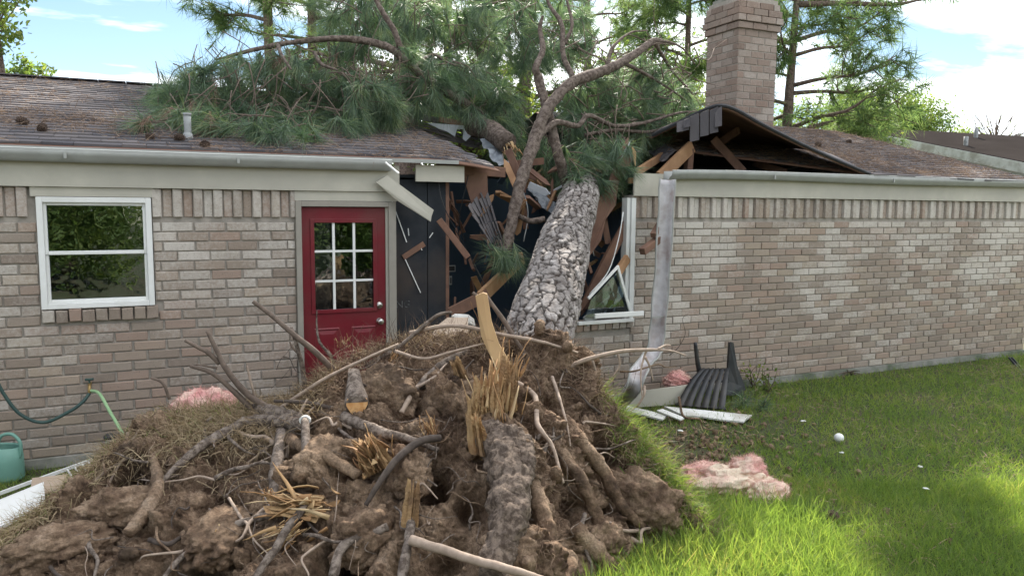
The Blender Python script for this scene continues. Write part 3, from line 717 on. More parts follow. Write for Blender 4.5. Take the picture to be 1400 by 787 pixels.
# ---- wreckage still attached to the house
def part_board(name, p0, p1, w, t, mat, wd=(0, 0, 1), parent=house):
    m = MB(); m.board(p0, p1, w, t, wd); o = m.build(name, M[mat], parent); bv = o.modifiers.new('edge', 'BEVEL'); bv.width = .004; bv.segments = 1; return o
def plate(name, pts, thick, mat, parent=house, axis=(0, 1, 0)):
    v, f = prism(pts, thick, axis); return obj(name, v, f, M[mat], parent)
# hanging frieze board left of the gap
plate('hanging_trim', [atY(514, 249, 6.70), atY(530, 240, 6.70), atY(593, 287, 6.62), atY(590, 296, 6.62), atY(589, 303, 6.62), atY(540, 272, 6.68)], .02, 'trim')
part_board('header', atY(597, 228, 6.88), atY(690, 236, 7.0), .10, .04, 'oldlumber')
part_board('top_plate', atY(535, 243, 6.9), atY(612, 241, 6.9), .05, .08, 'black_sheath')
plate('torn_plywood', [atY(632, 236, 6.95), atY(666, 236, 6.9), atY(667, 262, 6.88), atY(660, 276, 6.88), atY(656, 290, 6.86), atY(648, 286, 6.86), atY(643, 272, 6.9)], .014, 'deck')
def torn_mat(name, quad, rows, seed):
    """a torn sheet of overlapping shingles between four corner points"""
    q = [np.asarray(p) for p in quad]; mb = MB(); r = np.random.default_rng(seed); nn = nrm(np.cross(q[1]-q[0], q[3]-q[0])); nn = nn*(-1 if nn[1] > 0 else 1)
    for i in range(rows):
        a, b = i/rows, (i+1.25)/rows
        u = r.uniform(0, .08)
        while u < .97:
            w_ = min(r.uniform(.16, .34), 1-u)
            g = lambda s, t: (q[0]*(1-s)*(1-t)+q[1]*s*(1-t)+q[2]*s*t+q[3]*(1-s)*t)
            c = r.uniform(-.01, .02, 4)
            P = [g(u, a)+nn*(.012+c[0]), g(u+w_-.01, a)+nn*(.012+c[1]), g(u+w_-.01, b)+nn*.0, g(u, b)+nn*.0]
            v, f = prism(P, -.006, nn); mb.add(v, f); u += w_
    return mb.build(name, M['shingle'], house)
tag(torn_mat('torn_shingle_sheet', [atY(637, 282, 6.75), atY(672, 338, 6.72), atY(689, 338, 6.85), atY(664, 256, 6.95)], 6, 3), kind='stuff')
tag(torn_mat('torn_shingle_sheet', [atY(905, 225, 7.35), atY(926, 206, 7.3), atY(905, 196, 7.7), atY(884, 208, 7.75)], 6, 4), kind='stuff')
tag(torn_mat('torn_shingle_sheet', [atY(552, 176, 8.4), atY(650, 205, 8.3), atY(688, 178, 8.8), atY(570, 156, 9.1)], 7, 5), kind='stuff')
plate('gable_siding', [atY(584, 168, 8.2), atY(640, 172, 8.2), atY(664, 176, 8.2), atY(655, 185, 8.18), atY(644, 186, 8.18), atY(637, 193, 8.16), atY(633, 190, 8.16), atY(634, 177, 8.2), atY(625, 176, 8.2), atY(622, 187, 8.2), atY(612, 180, 8.2), atY(600, 176, 8.2)], .015, 'siding')
part_board('broken_rafter', atY(600, 163, 8.25), atY(668, 178, 8.2), .06, .04, 'oldlumber')
for (a_, b_, ya, yb, w_, t_, mt) in [
    ((868, 237), (914, 208), 7.2, 7.6, .085, .04, 'lumber'), ((902, 243), (946, 200), 7.2, 7.3, .14, .05, 'lumber'), ((940, 241), (943, 203), 7.35, 7.32, .10, .07, 'oldlumber'),
    ((975, 190), (1016, 235), 7.6, 7.4, .10, .05, 'oldlumber'), ((1010, 178), (968, 206), 7.4, 7.9, .09, .04, 'oldlumber'), ((1030, 222), (1075, 236), 7.8, 7.4, .09, .04, 'oldlumber'),
    ((720, 253), (760, 222), 8.0, 8.6, .09, .04, 'lumber'), ((738, 256), (775, 231), 7.9, 8.5, .08, .04, 'lumber'), ((792, 250), (803, 190), 8.4, 8.9, .09, .04, 'oldlumber'), ((808, 235), (812, 190), 8.6, 8.9, .07, .04, 'lumber'), ((822, 200), (830, 222), 8.8, 8.7, .07, .04, 'lumber'),
    ((860, 247), (906, 246), 6.86, 6.9, .06, .05, 'lumber')]:
    part_board('broken_rafter', atY(*a_, ya), atY(*b_, yb), w_, t_, mt)
# long torn strip of decking that leans in the gap
plate('torn_deck_strip', [atY(859, 188, 7.0), atY(860, 204, 6.95), atY(866, 214, 6.95), atY(856, 236, 6.95), atY(846, 250, 6.93), atY(842, 280, 6.9), atY(828, 300, 6.88), atY(822, 328, 6.86), atY(806, 350, 6.85), atY(800, 385, 6.85), atY(786, 420, 6.85), atY(777, 424, 6.85), atY(790, 372, 6.85), atY(796, 338, 6.85), atY(812, 306, 6.87), atY(818, 272, 6.9), atY(832, 250, 6.92), atY(846, 210, 7.0)], .02, 'deck')
plate('torn_deck_strip', [atY(856, 296, 6.85), atY(858, 318, 6.85), atY(816, 396, 6.9), atY(796, 424, 6.9), atY(788, 428, 6.9), atY(826, 350, 6.9)], .02, 'oldlumber')
plate('torn_felt', [atY(846, 222, 6.92), atY(854, 205, 6.95), atY(862, 193, 6.98), atY(858, 205, 6.95), atY(850, 216, 6.93)], .004, 'siding')
plate('splinter', [atY(864, 199, 6.9), atY(870, 208, 6.9), atY(869, 228, 6.9), atY(865, 214, 6.9)], .01, 'splinter')
# broken window of the crushed room
def bar(name, a_, b_, Y, w_, t_, mat, Yb=None):
    return part_board(name, atY(*a_, Y), atY(*b_, Yb or Y), w_, t_, mat, nrm(np.cross(atY(*b_, Yb or Y)-atY(*a_, Y), [0, 1, 0])))
jm = MB(); zt_ = 2.15
for (xo, y0_, w_) in ((.02, YW-.03, .05), (-.028, YW-.005, .04)): jm.box((XG-.03+xo, y0_+.05, (ZS+zt_)/2), (w_, .10, zt_-ZS-.01))
jm.build('window_jamb', M['white'], house)
bar('window_rail', (790, 442), (866, 437), 6.74, .035, .04, 'white')
for k, (a_, b_, Y, Yb, w_) in enumerate([((804, 408), (845, 364), 6.60, 6.66, .03), ((844, 363), (863, 430), 6.66, 6.70, .03), ((813, 432), (880, 428), 6.58, 6.55, .05)]):
    bar('broken_sash', a_, b_, Y, w_, .022, 'white', Yb)
tubeobj('loose_cable', [atY(852, 290, 6.7), atY(846, 325, 6.66), atY(832, 370, 6.62), atY(806, 402, 6.6)], .006, M['white'], house, 5)
plate('broken_pane', [atY(808, 410, 6.72), atY(846, 370, 6.72), atY(862, 430, 6.72), atY(800, 434, 6.72)], .004, 'glass')
# crumpled foil-faced sheets torn out of the attic
for k, (Q, nu, nv) in enumerate([([(655, 192, 7.9), (668, 190, 7.9), (694, 226, 7.5), (682, 232, 7.4)], 26, 14), ([(718, 262, 7.5), (728, 256, 7.6), (772, 292, 7.25), (762, 304, 7.1)], 26, 14)]):
    q = [atY(*p_) for p_ in Q]; G = np.array([[(q[0]*(1-t)+q[1]*t)*(1-s)+(q[3]*(1-t)+q[2]*t)*s for t in np.linspace(0, 1, nv)] for s in np.linspace(0, 1, nu)])
    G = G+np.stack([.05*ridged(G*7+k*9, 3, 5+j+k) for j in range(3)], -1)+np.array([0, -.5, .5])*(.05*fbm(G*4, 2, k))[..., None]
    obj('foil_sheet', *slab(G, .004, (0, 1, 0)), M['silver'], house)
# roof vent
vp = roof_at(257, 190); mb = MB(); mb.tube([vp-[0, 0, .05], vp+[0, 0, .20]], .030, 14, n=4); mb.tube([vp+[0, 0, .195], vp+[0, 0, .215]], .034, 14, n=3); mb.tube([vp-[0, 0, .03], vp+[0, 0, .05]], [.05, .035], 14, n=3); mb.build('vent_pipe', M['pipe'], roofL, True)
# ================================================================== ground
gx = np.concatenate([np.linspace(-120, -8, 12), np.linspace(-6, 16, 90), np.linspace(18, 140, 12)]); gy = np.concatenate([np.linspace(-60, -2, 10), np.linspace(-1, 8, 60), np.linspace(10, 300, 16)])
GX, GY = np.meshgrid(gx, gy, indexing='ij'); GZ = .02*fbm(np.stack([GX*.7, GY*.7, 0*GX], -1), 3, 3)-.012; GZ[(np.abs(GX) > 20) | (GY > 9)] = -.02
tag(obj('ground', *grid(np.stack([GX, GY, GZ], -1)), M['ground'], None, True), kind='structure')
# ================================================================== fallen pine: root plate
crest_px = [(-120, 770, 3.9), (-40, 752, 4.0), (0, 738, 4.1), (60, 692, 4.3), (120, 642, 4.6), (180, 590, 4.85), (230, 566, 5.0), (330, 556, 5.05), (400, 548, 5.05), (450, 508, 5.1), (500, 480, 5.2), (560, 462, 5.3), (620, 458, 5.35), (680, 460, 5.35), (740, 466, 5.35), (795, 482, 5.3), (830, 545, 5.15), (870, 588, 4.95), (915, 640, 4.78), (945, 690, 4.6), (975, 722, 4.5), (1005, 745, 4.45), (1060, 765, 4.4)]
CP = np.array([atB(*q) for q in crest_px]); CA, CB, CZ = CP@RH, CP@FH, np.maximum(CP[:, 2], .0)
CZ[0] = .05; CZ[-1] = 0.0; CZ[-2] = .02
CRA = np.array([-2.95, 1.6]); 
def crest(a): return np.interp(a, CA, CB), np.interp(a, CA, CZ)
def base_b(a):
    a = np.asarray(a, float); return 3.15+.025*a*a+.95*np.clip((a-.05)/.5, 0, 1)+.5*np.clip((a-.62)/.5, 0, 1)
def moundz(a, b):
    bc, zc = crest(a); bb = base_b(a)
    t = np.clip((bc-b)/np.maximum(bc-bb, .1), 0, 1.3); back = np.clip((b-bc)/.55, 0, 1.5)
    return np.where(b < bc, zc*(1-t**1.35), zc*(1-back**2))-.03
def on_mound(px, py, lift=0.0):
    """point where the line of sight meets the root plate; lift moves it out of the soil"""
    d = ray(px, py); d = d/(d@FH)
    for b in np.arange(3.0, 6.6, .01):
        p = C0+d*b
        if moundz(p@RH, b) > p[2] or p[2] < 0: break
    return p-nrm(d)*lift
tree = empty('fallen_pine', AB(.2, 4.6, 0), 'big uprooted pine with its root plate in front, lying through the crushed roof', 'fallen tree')
na, nb = 720, 320
U = np.linspace(CA[0], CA[-1], na); NBK = 60
P3 = np.zeros((na, nb, 3))
for i, a_ in enumerate(U):
    bc, zc = crest(a_); bb = base_b(a_)-.12
    bs2 = np.concatenate([np.linspace(bc+.75, bc, NBK, endpoint=False), bc+(bb-bc)*np.linspace(0, 1, nb-NBK)**1.05])
    P3[i] = RH*a_+FH*bs2[:, None]; P3[i, :, 2] = moundz(np.full(nb, a_), bs2)
mask = np.clip((P3[..., 2]+.03)/.25, 0, 1)**.7
gu, gv = np.gradient(P3, axis=0), np.gradient(P3, axis=1); N = np.cross(gu, gv); N /= np.linalg.norm(N, axis=-1)[..., None]+1e-9; N *= np.sign(N[..., 2:3]+1e-6)
N = N*.75-FH*.35; N /= np.linalg.norm(N, axis=-1)[..., None]
disp = .15*fbm(P3*1.7, 3, 21)+.10*crumbs(P3, 2.3, 5)+.034*crumbs(P3, 6.0, 9)+.024*crumbs(P3, 16, 15)+.013*crumbs(P3, 40, 19)+.035*ridged(np.stack([P3@RH*5, P3[..., 2]*1.6-P3@FH*.8, P3@FH], -1), 3, 71)+.018*ridged(np.stack([P3@RH*16, P3[..., 2]*4-P3@FH*2, P3@FH], -1), 2, 75)+.02*fbm(P3*9, 3, 31)
disp -= .055
# hollows between the roots where soil fell away
for (px, py, rad, dep) in [(165, 645, .15, .35), (590, 655, .16, .30), (640, 690, .14, .3), (800, 700, .17, .32), (835, 615, .20, .28), (470, 640, .13, .25), (380, 625, .13, .25), (250, 770, .18, .3), (470, 760, .18, .3), (345, 610, .12, .22), (610, 770, .14, .3), (730, 700, .12, .25), (760, 560, .12, .2), (290, 690, .12, .2), (560, 560, .1, .16), (110, 690, .1, .2)]:
    c_ = on_mound(px, py); d2 = ((P3-c_)**2).sum(-1); disp -= 1.35*dep*np.exp(-d2/(rad*.66)**2)*(1+.5*fbm(P3*7, 2, 3))
for (px, py, rad, hgt) in [(735, 478, .18, .17), (780, 490, .15, .17), (690, 470, .16, .10), (620, 470, .25, .08)]:
    c_ = on_mound(px, py); disp += hgt*np.exp(-((P3-c_)**2).sum(-1)/rad**2)
P3 = P3+N*(disp*mask)[..., None]
P3[..., 2] = np.maximum(P3[..., 2], -.06)
rp = obj('root_plate', *grid(P3), M['soil'], tree, True); tag(rp, 'wall of torn brown clay soil held by the roots')
MS = P3.reshape(-1, 3)
# ---- soil clods
cl = np.random.default_rng(3)
def clod(c, size, sub, seed, rot=0.0):
    v, f = ico(sub); k = 1+.30*fbm(v*1.4+seed*7.7, 3, seed)+.13*crumbs(v+seed, 2.2, seed)+.055*crumbs(v+seed, 6, seed+1)+(.03*crumbs(v+seed, 14, seed+2) if sub > 4 else 0)
    V = v*k[:, None]*np.asarray(size); ca, sa = math.cos(rot), math.sin(rot)
    return V@np.array([[ca, sa, 0], [-sa, ca, 0], [0, 0, 1]])+np.asarray(c), f
clv = [mesh('soil_clod', *clod((0, 0, 0), (1, .8, .75), 3, 30+k), M['soil'], False) for k in range(7)]
front = MS[(MS@FH < 5.2) & (MS[:, 2] > .02) & (MS@RH > -2.9) & (MS@RH < 1.7)]
for k in range(270):
    p = front[cl.integers(len(front))]; s = .012+.060*cl.random()**3
    o = bpy.data.objects.new('soil_clod', clv[k % 7]); link(o, tree); o.location = p+cl.normal(0, .01, 3); o.scale = (s, s*cl.uniform(.7, 1), s*cl.uniform(.6, 1)); o.rotation_euler = cl.uniform(0, 6, 3)
for k, (px, py, sx, sy, sz, lf) in enumerate([(870, 690, .30, .16, .20, -.08), (520, 545, .26, .14, .22, -.10), (440, 640, .20, .14, .18, -.08), (175, 695, .26, .16, .13, -.08), (300, 735, .28, .18, .14, -.08), (560, 650, .13, .12, .16, -.03), (820, 740, .18, .14, .15, -.07), (90, 745, .26, .16, .12, -.06), (500, 735, .18, .14, .16, -.05)]):
    obj('soil_clod', *clod(on_mound(px, py, lf), (sx, sy, sz), 5, 80+k, cl.uniform(0, 3)), M['soil'], tree, True)
# ---- trunk: plated bark as relief
TP = [atB(706, 625, 4.95), atB(722, 532, 5.28), atB(738, 455, 5.62), atB(752, 405, 6.1), atB(768, 350, 6.75), atB(783, 300, 7.4), atB(794, 264, 8.1), atB(803, 246, 9.2), atB(808, 238, 11.0), atB(812, 236, 13.5)]
TR = [.34, .28, .255, .246, .232, .205, .19, .175, .15, .1]
nT, sT = 950, 215
tt = np.concatenate([np.linspace(0, .70, 860, endpoint=False), np.linspace(.70, 1, nT-860)])
Sd = smoothpath(TP, 4000); S = np.stack([np.interp(tt, np.linspace(0, 1, 4000), Sd[:, k]) for k in range(3)], -1); rr_ = np.interp(tt, np.linspace(0, 1, len(TR)), TR); T, Ua, Wa = frames(S)
k0 = int(np.argmax([(Ua[300]*math.cos(q)+Wa[300]*math.sin(q))@nrm(-FH*.6+np.array([0, 0, .8])) for q in np.linspace(0, 2*np.pi, 360)])); mid_ = math.radians(k0)
ang = np.concatenate([mid_+np.linspace(-1.75, 1.75, 165, endpoint=False), mid_+np.linspace(1.75, 2*np.pi-1.75, sT-165, endpoint=False)])   # finer mesh on the upper side
ring = np.cos(ang)[None, :, None]*Ua[:, None]+np.sin(ang)[None, :, None]*Wa[:, None]
arc = np.concatenate([[0], np.cumsum(np.linalg.norm(np.diff(S, axis=0), axis=1))])
uu = np.repeat((((ang/(2*np.pi)) % 1.0)*20)[None], nT, 0); vv = np.repeat((arc/.125)[:, None], sT, 1)
base = S[:, None]+ring*rr_[:, None, None]
w1 = fbm(base*7, 3, 3)*.9+fbm(base*26, 2, 31)*.40; w2 = fbm(base*7+50, 3, 4)*.9+fbm(base*26+9, 2, 32)*.40
f1, f2, cid = vor2(uu+w1, vv+w2+uu*.35, 13, 20) if False else vor2(uu+w1, vv+w2, 13, 20)
g1, g2, gid = vor2((uu+w2*.8)*2+.5, (vv+w1*.8)*1.6, 23, 40)
wid = .10+.14*(fbm(base*6, 2, 35)*.5+.5)
e = np.clip((f2-f1)/wid-.25, 0, 1); e2 = np.clip((g2-g1)/.08, 0, 1)
relief = e*(.013+.012*cid+.0035*gid*e2)+.0025*fbm(base*60, 2, 8)+.02*fbm(base*2.2, 2, 6)
Vt = S[:, None]+ring*(rr_[:, None]+relief-.014)[..., None]
i = np.arange(nT-1)[:, None]*sT; j = np.arange(sT)[None]; F = np.stack([i+j, i+(j+1) % sT, i+sT+(j+1) % sT, i+sT+j], -1).reshape(-1, 4)
trunk = obj('trunk', Vt.reshape(-1, 3), F, M['bark'], tree, True)
at_ = trunk.data.attributes.new('plate', 'FLOAT', 'POINT'); at_.data.foreach_set('value', (np.clip(e*1.1, 0, 1)*(.35+.45*cid+.2*gid)*(.75+.25*e2)).astype(np.float32).ravel())
# ---- roots one can tell apart: (material, radii m, points px,py,lift)
def root(mat, r, pts, sides=10, amp=.25, name='root', parent=tree):
    P = np.array([on_mound(x, y, l) for x, y, l in pts]); n = 12*(len(P)-1)+1; r = np.asarray(r)
    S = smoothpath(P, n); S = S+.35*float(r.mean())*np.stack([fbm(S*9+k*5, 2, k+int(pts[0][0])) for k in range(3)], -1)*np.sin(np.linspace(0, np.pi, n))[:, None]
    if mat == 'darkroot':      # old root crown: lumpy, with flaking bark
        v, f = tube(S, r, 44, n=110, amp=.3, fr=9, seed=3); v = np.asarray(v); c = np.repeat(smoothpath(S, 110), 44, 0); d = (v-c)/(np.linalg.norm(v-c, axis=1)[:, None]+1e-9)
        return obj(name, v+d*(.016*crumbs(v, 9, 3)+.009*crumbs(v*[1, 1, .4], 40, 5))[:, None], f, M[mat], parent, True)
    return tubeobj(name, S, r*(1 if len(r) > 1 else 1), M[mat], parent, max(sides, 8), n=n, amp=amp*1.5, fr=22, seed=int(pts[0][0]))
root('darkroot', [.09, .105, .105, .095, .085], [(668, 590, .04), (690, 630, .13), (700, 680, .16), (690, 730, .15), (672, 790, .12)], 20, .3)
root('darkroot', [.085, .075, .06, .045], [(655, 600, .08), (700, 600, .14), (716, 640, .15), (705, 690, .12)], 16, .3)
root('soil', [0.036, 0.043, 0.040, 0.036, 0.029], [(770, 570, .02), (800, 610, .08), (828, 650, .08), (850, 690, .05), (880, 720, .02)], 14, .3)
root('soil', [0.036, 0.040, 0.036, 0.032], [(755, 600, .02), (790, 650, .07), (815, 700, .06), (830, 740, .03)], 14, .3)
root('soil', [0.043, 0.047, 0.043, 0.043], [(720, 640, .02), (740, 690, .06), (750, 740, .06), (745, 790, .04)], 14, .35)
root('soil', [0.050, 0.054, 0.050], [(785, 720, .02), (820, 760, .07), (850, 790, .06)], 14, .3)
root('soil', [0.043, 0.043, 0.036], [(780, 760, .05), (775, 780, .06), (770, 800, .06)], 14, .3)
root('rootbark', [0.061, 0.072, 0.061, 0.054, 0.040], [(160, 543, .03), (220, 537, .06), (290, 545, .06), (350, 560, .02), (420, 575, -.02)], 14, .3)
root('rootbark', [0.040, 0.043, 0.032, 0.022, 0.014], [(420, 580, .02), (350, 575, .08), (290, 600, .08), (245, 635, .07), (215, 665, .05)], 10)
root('rootbark', [0.032, 0.036, 0.029, 0.022], [(385, 590, .06), (380, 625, .08), (375, 660, .05), (372, 690, .02)], 10)
root('paleroot', [.026, .023, .021, .020, .014], [(562, 737, .16), (610, 752, .20), (660, 768, .24), (710, 782, .28), (770, 800, .34)], 10, .15)
root('rootbark', [0.020, 0.022, 0.020, 0.016], [(418, 690, .10), (395, 720, .12), (372, 755, .15), (345, 795, .18)], 10, .2)
root('darktwig', [.020, .022, .020, .016, .012], [(602, 598, .16), (572, 604, .20), (540, 630, .20), (515, 665, .16), (500, 690, .10)], 10, .15)
root('rootbark', [0.022, 0.020, 0.016, 0.009], [(415, 690, .02), (300, 725, .05), (250, 760, .08), (215, 800, .08)], 10, .2)
root('soil', [0.036, 0.040, 0.036, 0.022], [(175, 730, .02), (205, 690, .06), (215, 655, .06), (210, 625, .03)], 10, .3)
root('rootbark', [0.025, 0.025, 0.022], [(565, 690, .06), (558, 740, .10), (548, 795, .10)], 10, .3)
root('rootbark', [0.022, 0.022, 0.022], [(530, 720, .06), (470, 745, .08), (455, 790, .08)], 10, .3)
root('paleroot', [.020, .018, .015, .012, .008], [(700, 520, .06), (730, 540, .10), (735, 580, .12), (755, 610, .12), (770, 660, .10)], 8, .2)
root('paleroot', [.012, .010, .007, .005], [(755, 515, .10), (765, 545, .12), (775, 580, .12), (780, 610, .10)], 6, .2)
root('rootbark', [0.036, 0.032, 0.022, 0.014], [(470, 570, .04), (520, 590, .08), (560, 600, .06), (600, 615, .03)], 10, .3)
root('soil', [0.036, 0.036, 0.029], [(395, 600, .04), (440, 620, .08), (490, 650, .05)], 10, .3)
root('rootbark', [0.022, 0.022, 0.014], [(640, 480, .03), (600, 500, .05), (560, 540, .04)], 10, .3)
# snapped root with a round broken face
c_ = on_mound(488, 553, .14); cd_ = nrm(-FH*.9+RH*.25+np.array([0, 0, -.1])); tubeobj('root', [c_-cd_*.25+[0, 0, .12], c_-cd_*.1+[0, 0, .04], c_], [.035, .06, .065], M['rootbark'], tree, 14, n=10, amp=.2)
ux = nrm(np.cross(cd_, [0, 0, 1])); uy = np.cross(ux, cd_); ring_ = [c_+cd_*.006+(ux*math.cos(t)+uy*math.sin(t))*.062*(1+.1*math.sin(3*t)) for t in np.linspace(0, 2*np.pi, 22, endpoint=False)]
v, f = prism(ring_, -.03, cd_); obj('snapped_end', v, f, M['cutwood'], tree)
c_ = on_mound(417, 574, .16); tubeobj('root', [on_mound(420, 625, .06), on_mound(418, 600, .12), c_], [.03, .026, .024], M['rootbark'], tree, 10)
ring_ = [c_+(RH*math.cos(t)+UP*math.sin(t)*.8)*.034-FH*.008 for t in np.linspace(0, 2*np.pi, 14, endpoint=False)]; v, f = prism(ring_, .02, FH); obj('snapped_end', v, f, M['whiteboard'], tree)
# ---- bare branches and roots that stand out against the house, (px,py,b)
def stick(mat, r, pts, sides=8, amp=.15, parent=tree, name='root'):
    return tubeobj(name, [atB(*q) for q in pts], r, M[mat], parent, sides, n=8*(len(pts)-1)+1, amp=amp, fr=16, seed=int(pts[0][0]))
stick('twig', [.024, .022, .018, .015, .012], [(380, 565, 4.95), (340, 540, 4.9), (310, 505, 4.85), (297, 480, 4.85), (283, 452, 4.85)])
stick('twig', [.016, .015, .012, .010], [(300, 497, 4.86), (285, 482, 4.84), (270, 474, 4.84), (253, 465, 4.84)])
stick('twig', [.020, .017, .014, .011], [(345, 560, 4.92), (320, 535, 4.88), (290, 510, 4.85), (260, 500, 4.85)])
stick('twig', [.008, .007, .005], [(297, 503, 4.86), (282, 500, 4.84), (268, 498, 4.83)], 6)
stick('twig', [.022, .020, .017, .015, .013], [(465, 515, 5.05), (430, 480, 4.95), (405, 460, 4.9), (370, 430, 4.9), (346, 412, 4.9)])
stick('rootbark', [.020, .017, .014, .012], [(418, 545, 5.0), (414, 505, 4.95), (408, 480, 4.92), (398, 447, 4.92)])
stick('twig', [.010, .008, .006], [(410, 485, 4.93), (400, 475, 4.91), (396, 467, 4.91)], 6)
stick('paleroot', [.010, .009, .008, .006], [(350, 550, 4.95), (345, 530, 4.9), (340, 510, 4.9), (338, 500, 4.9)], 6)
stick('twig', [.012, .011, .009], [(232, 545, 5.0), (222, 523, 4.98), (206, 516, 4.97)], 6)
stick('twig', [.014, .017, .015, .013, .010], [(665, 405, 5.2), (690, 440, 5.15), (705, 465, 5.1), (730, 500, 5.05), (745, 530, 5.0)])
stick('twig', [.012, .014, .016], [(646, 400, 5.2), (660, 410, 5.2), (672, 418, 5.2)], 6)
stick('paleroot', [.015, .014, .013, .012, .008], [(560, 455, 5.2), (620, 445, 5.1), (690, 458, 5.05), (740, 467, 5.05), (790, 482, 5.1)])
stick('paleroot', [.018, .016, .013, .010, .006, .004], [(760, 510, 5.1), (800, 492, 5.1), (850, 480, 5.1), (895, 478, 5.1), (920, 480, 5.1), (938, 486, 5.1)])
for P in ([(884, 478, 5.1), (880, 490, 5.1), (876, 510, 5.05), (878, 545, 5.0)], [(882, 488, 5.1), (888, 500, 5.1), (893, 520, 5.1)], [(845, 483, 5.1), (847, 500, 5.1), (838, 515, 5.1)], [(810, 492, 5.1), (815, 515, 5.1), (800, 530, 5.05)], [(900, 477, 5.1), (910, 472, 5.12), (917, 472, 5.12)]):
    stick('paleroot', [.010, .008, .006, .004], P, 6)
stick('rootbark', [.018, .016, .014, .012, .010], [(500, 500, 5.05), (540, 478, 5.1), (580, 445, 5.15), (600, 430, 5.15), (618, 427, 5.15)], 8)
stick('paleroot', [.014, .012, .010, .007], [(380, 560, 4.85), (440, 520, 4.8), (500, 490, 4.8), (545, 470, 4.85)], 8)
stick('paleroot', [.012, .010, .008, .006], [(540, 480, 5.0), (580, 490, 4.95), (620, 480, 4.95), (660, 470, 5.0)], 8)
stick('darktwig', [.010, .013, .014, .012], [(375, 548, 4.75), (420, 550, 4.7), (470, 562, 4.65), (530, 580, 4.65)], 8)
stick('paleroot', [.012, .010, .007], [(392, 625, 4.55), (398, 590, 4.6), (420, 545, 4.7)], 6)
stick('paleroot', [.010, .009, .007, .005], [(330, 640, 4.55), (380, 600, 4.6), (420, 565, 4.65), (440, 545, 4.75)], 6)
for P in ([(225, 650, 4.5), (250, 655, 4.45), (262, 680, 4.4), (270, 695, 4.4)], [(250, 655, 4.46), (235, 670, 4.42), (222, 690, 4.4)], [(175, 590, 4.7), (172, 620, 4.65), (195, 650, 4.6), (212, 668, 4.55)], [(175, 610, 4.68), (185, 595, 4.7), (190, 588, 4.7)], [(120, 720, 4.3), (160, 640, 4.5), (185, 610, 4.6)], [(90, 700, 4.3), (150, 640, 4.5), (220, 610, 4.6)], [(175, 735, 4.2), (220, 742, 4.15), (262, 765, 4.1)], [(200, 660, 4.5), (240, 650, 4.45), (255, 640, 4.45)]):
    stick('paleroot', [.010, .008, .006, .004], P, 6)
# random secondary roots
rq = np.random.default_rng(17)
for k in range(150):
    px, py = rq.uniform(60, 930), rq.uniform(480, 780)
    p = on_mound(px, py, .01); 
    if p[2] < .06: continue
    a = rq.uniform(0, 2*np.pi); L = rq.uniform(40, 120); pts = []; 
    for s in np.linspace(0, 1, 5): pts.append((px+math.cos(a)*L*s+rq.normal(0, 5), py+math.sin(a)*L*s*.8+rq.normal(0, 5), .005+.09*math.sin(s*2.6)*rq.uniform(.3, 1.2)))
    r0 = .003+.015*rq.random()**2.5
    root(rq.choice(['rootbark', 'rootbark', 'soil', 'paleroot', 'darktwig']), [r0, r0*.9, r0*.7, r0*.5, r0*.3], pts, 6, .2)
# ---- hair roots: uncountable
def ribbons(starts, dirs, length, width, seg=5, curl=.5, grav=.0, seed=0, taper=True):
    """thin curved blades/ribbons as one triangle-strip mesh"""
    r = np.random.default_rng(seed); n = len(starts); P = np.array(starts, float); D = np.array(dirs, float); D /= np.linalg.norm(D, axis=1)[:, None]+1e-9
    L = np.asarray(length)/seg; side = np.cross(D, r.normal(0, 1, (n, 3))); side /= np.linalg.norm(side, axis=1)[:, None]+1e-9
    rows = []
    for s in range(seg+1):
        w = np.asarray(width)*(1-(s/seg)*.92 if taper else 1)
        rows.append((P-side*w[:, None]/2, P+side*w[:, None]/2))
        D = D+r.normal(0, curl, (n, 3))/seg+np.array([0, 0, -grav])/seg; D /= np.linalg.norm(D, axis=1)[:, None]+1e-9
        P = P+D*L[:, None]
    cols = [x for rw in rows[:-1] for x in rw]+[P-D*L[:, None]]; k = len(cols); V = np.stack(cols, 1).reshape(-1, 3); b = np.arange(n)*k
    F = [np.stack([b+2*s, b+2*s+1, b+2*s+3], -1) for s in range(seg-1)]+[np.stack([b+2*s, b+2*s+3, b+2*s+2], -1) for s in range(seg-1)]+[np.stack([b+2*seg-2, b+2*seg-1, b+2*seg], -1)]
    return V, np.concatenate(F)
nf = 15000; p = front[rq.integers(len(front), size=nf*3)]; p = p[fbm(p*2.6, 3, 88)+.12 > rq.random(len(p))*.45][:nf]; nf = len(p); dr = rq.normal(0, 1, (nf, 3))-FH*.9+np.array([0, 0, .1]); 
tag(obj('fine_roots', *ribbons(p, dr, rq.uniform(.04, .22, nf), rq.uniform(.0018, .0042, nf), 5, 2.4, .6, 1), M['rootlet'], tree), kind='stuff')
ca_ = rq.uniform(-1.35, .70, 4200); bc_, zc_ = crest(ca_); p = RH*ca_[:, None]+FH*(bc_+rq.normal(-.10, .14, 4200))[:, None]; p[:, 2] = moundz(ca_, p@FH)+.02
tag(obj('fine_roots', *ribbons(p, rq.normal(0, 1, (4200, 3))+np.array([0, 0, .4])-FH*.5, rq.uniform(.05, .32, 4200), rq.uniform(.002, .0055, 4200), 6, 1.8, .5, 2), M['rootlet'], tree), kind='stuff')
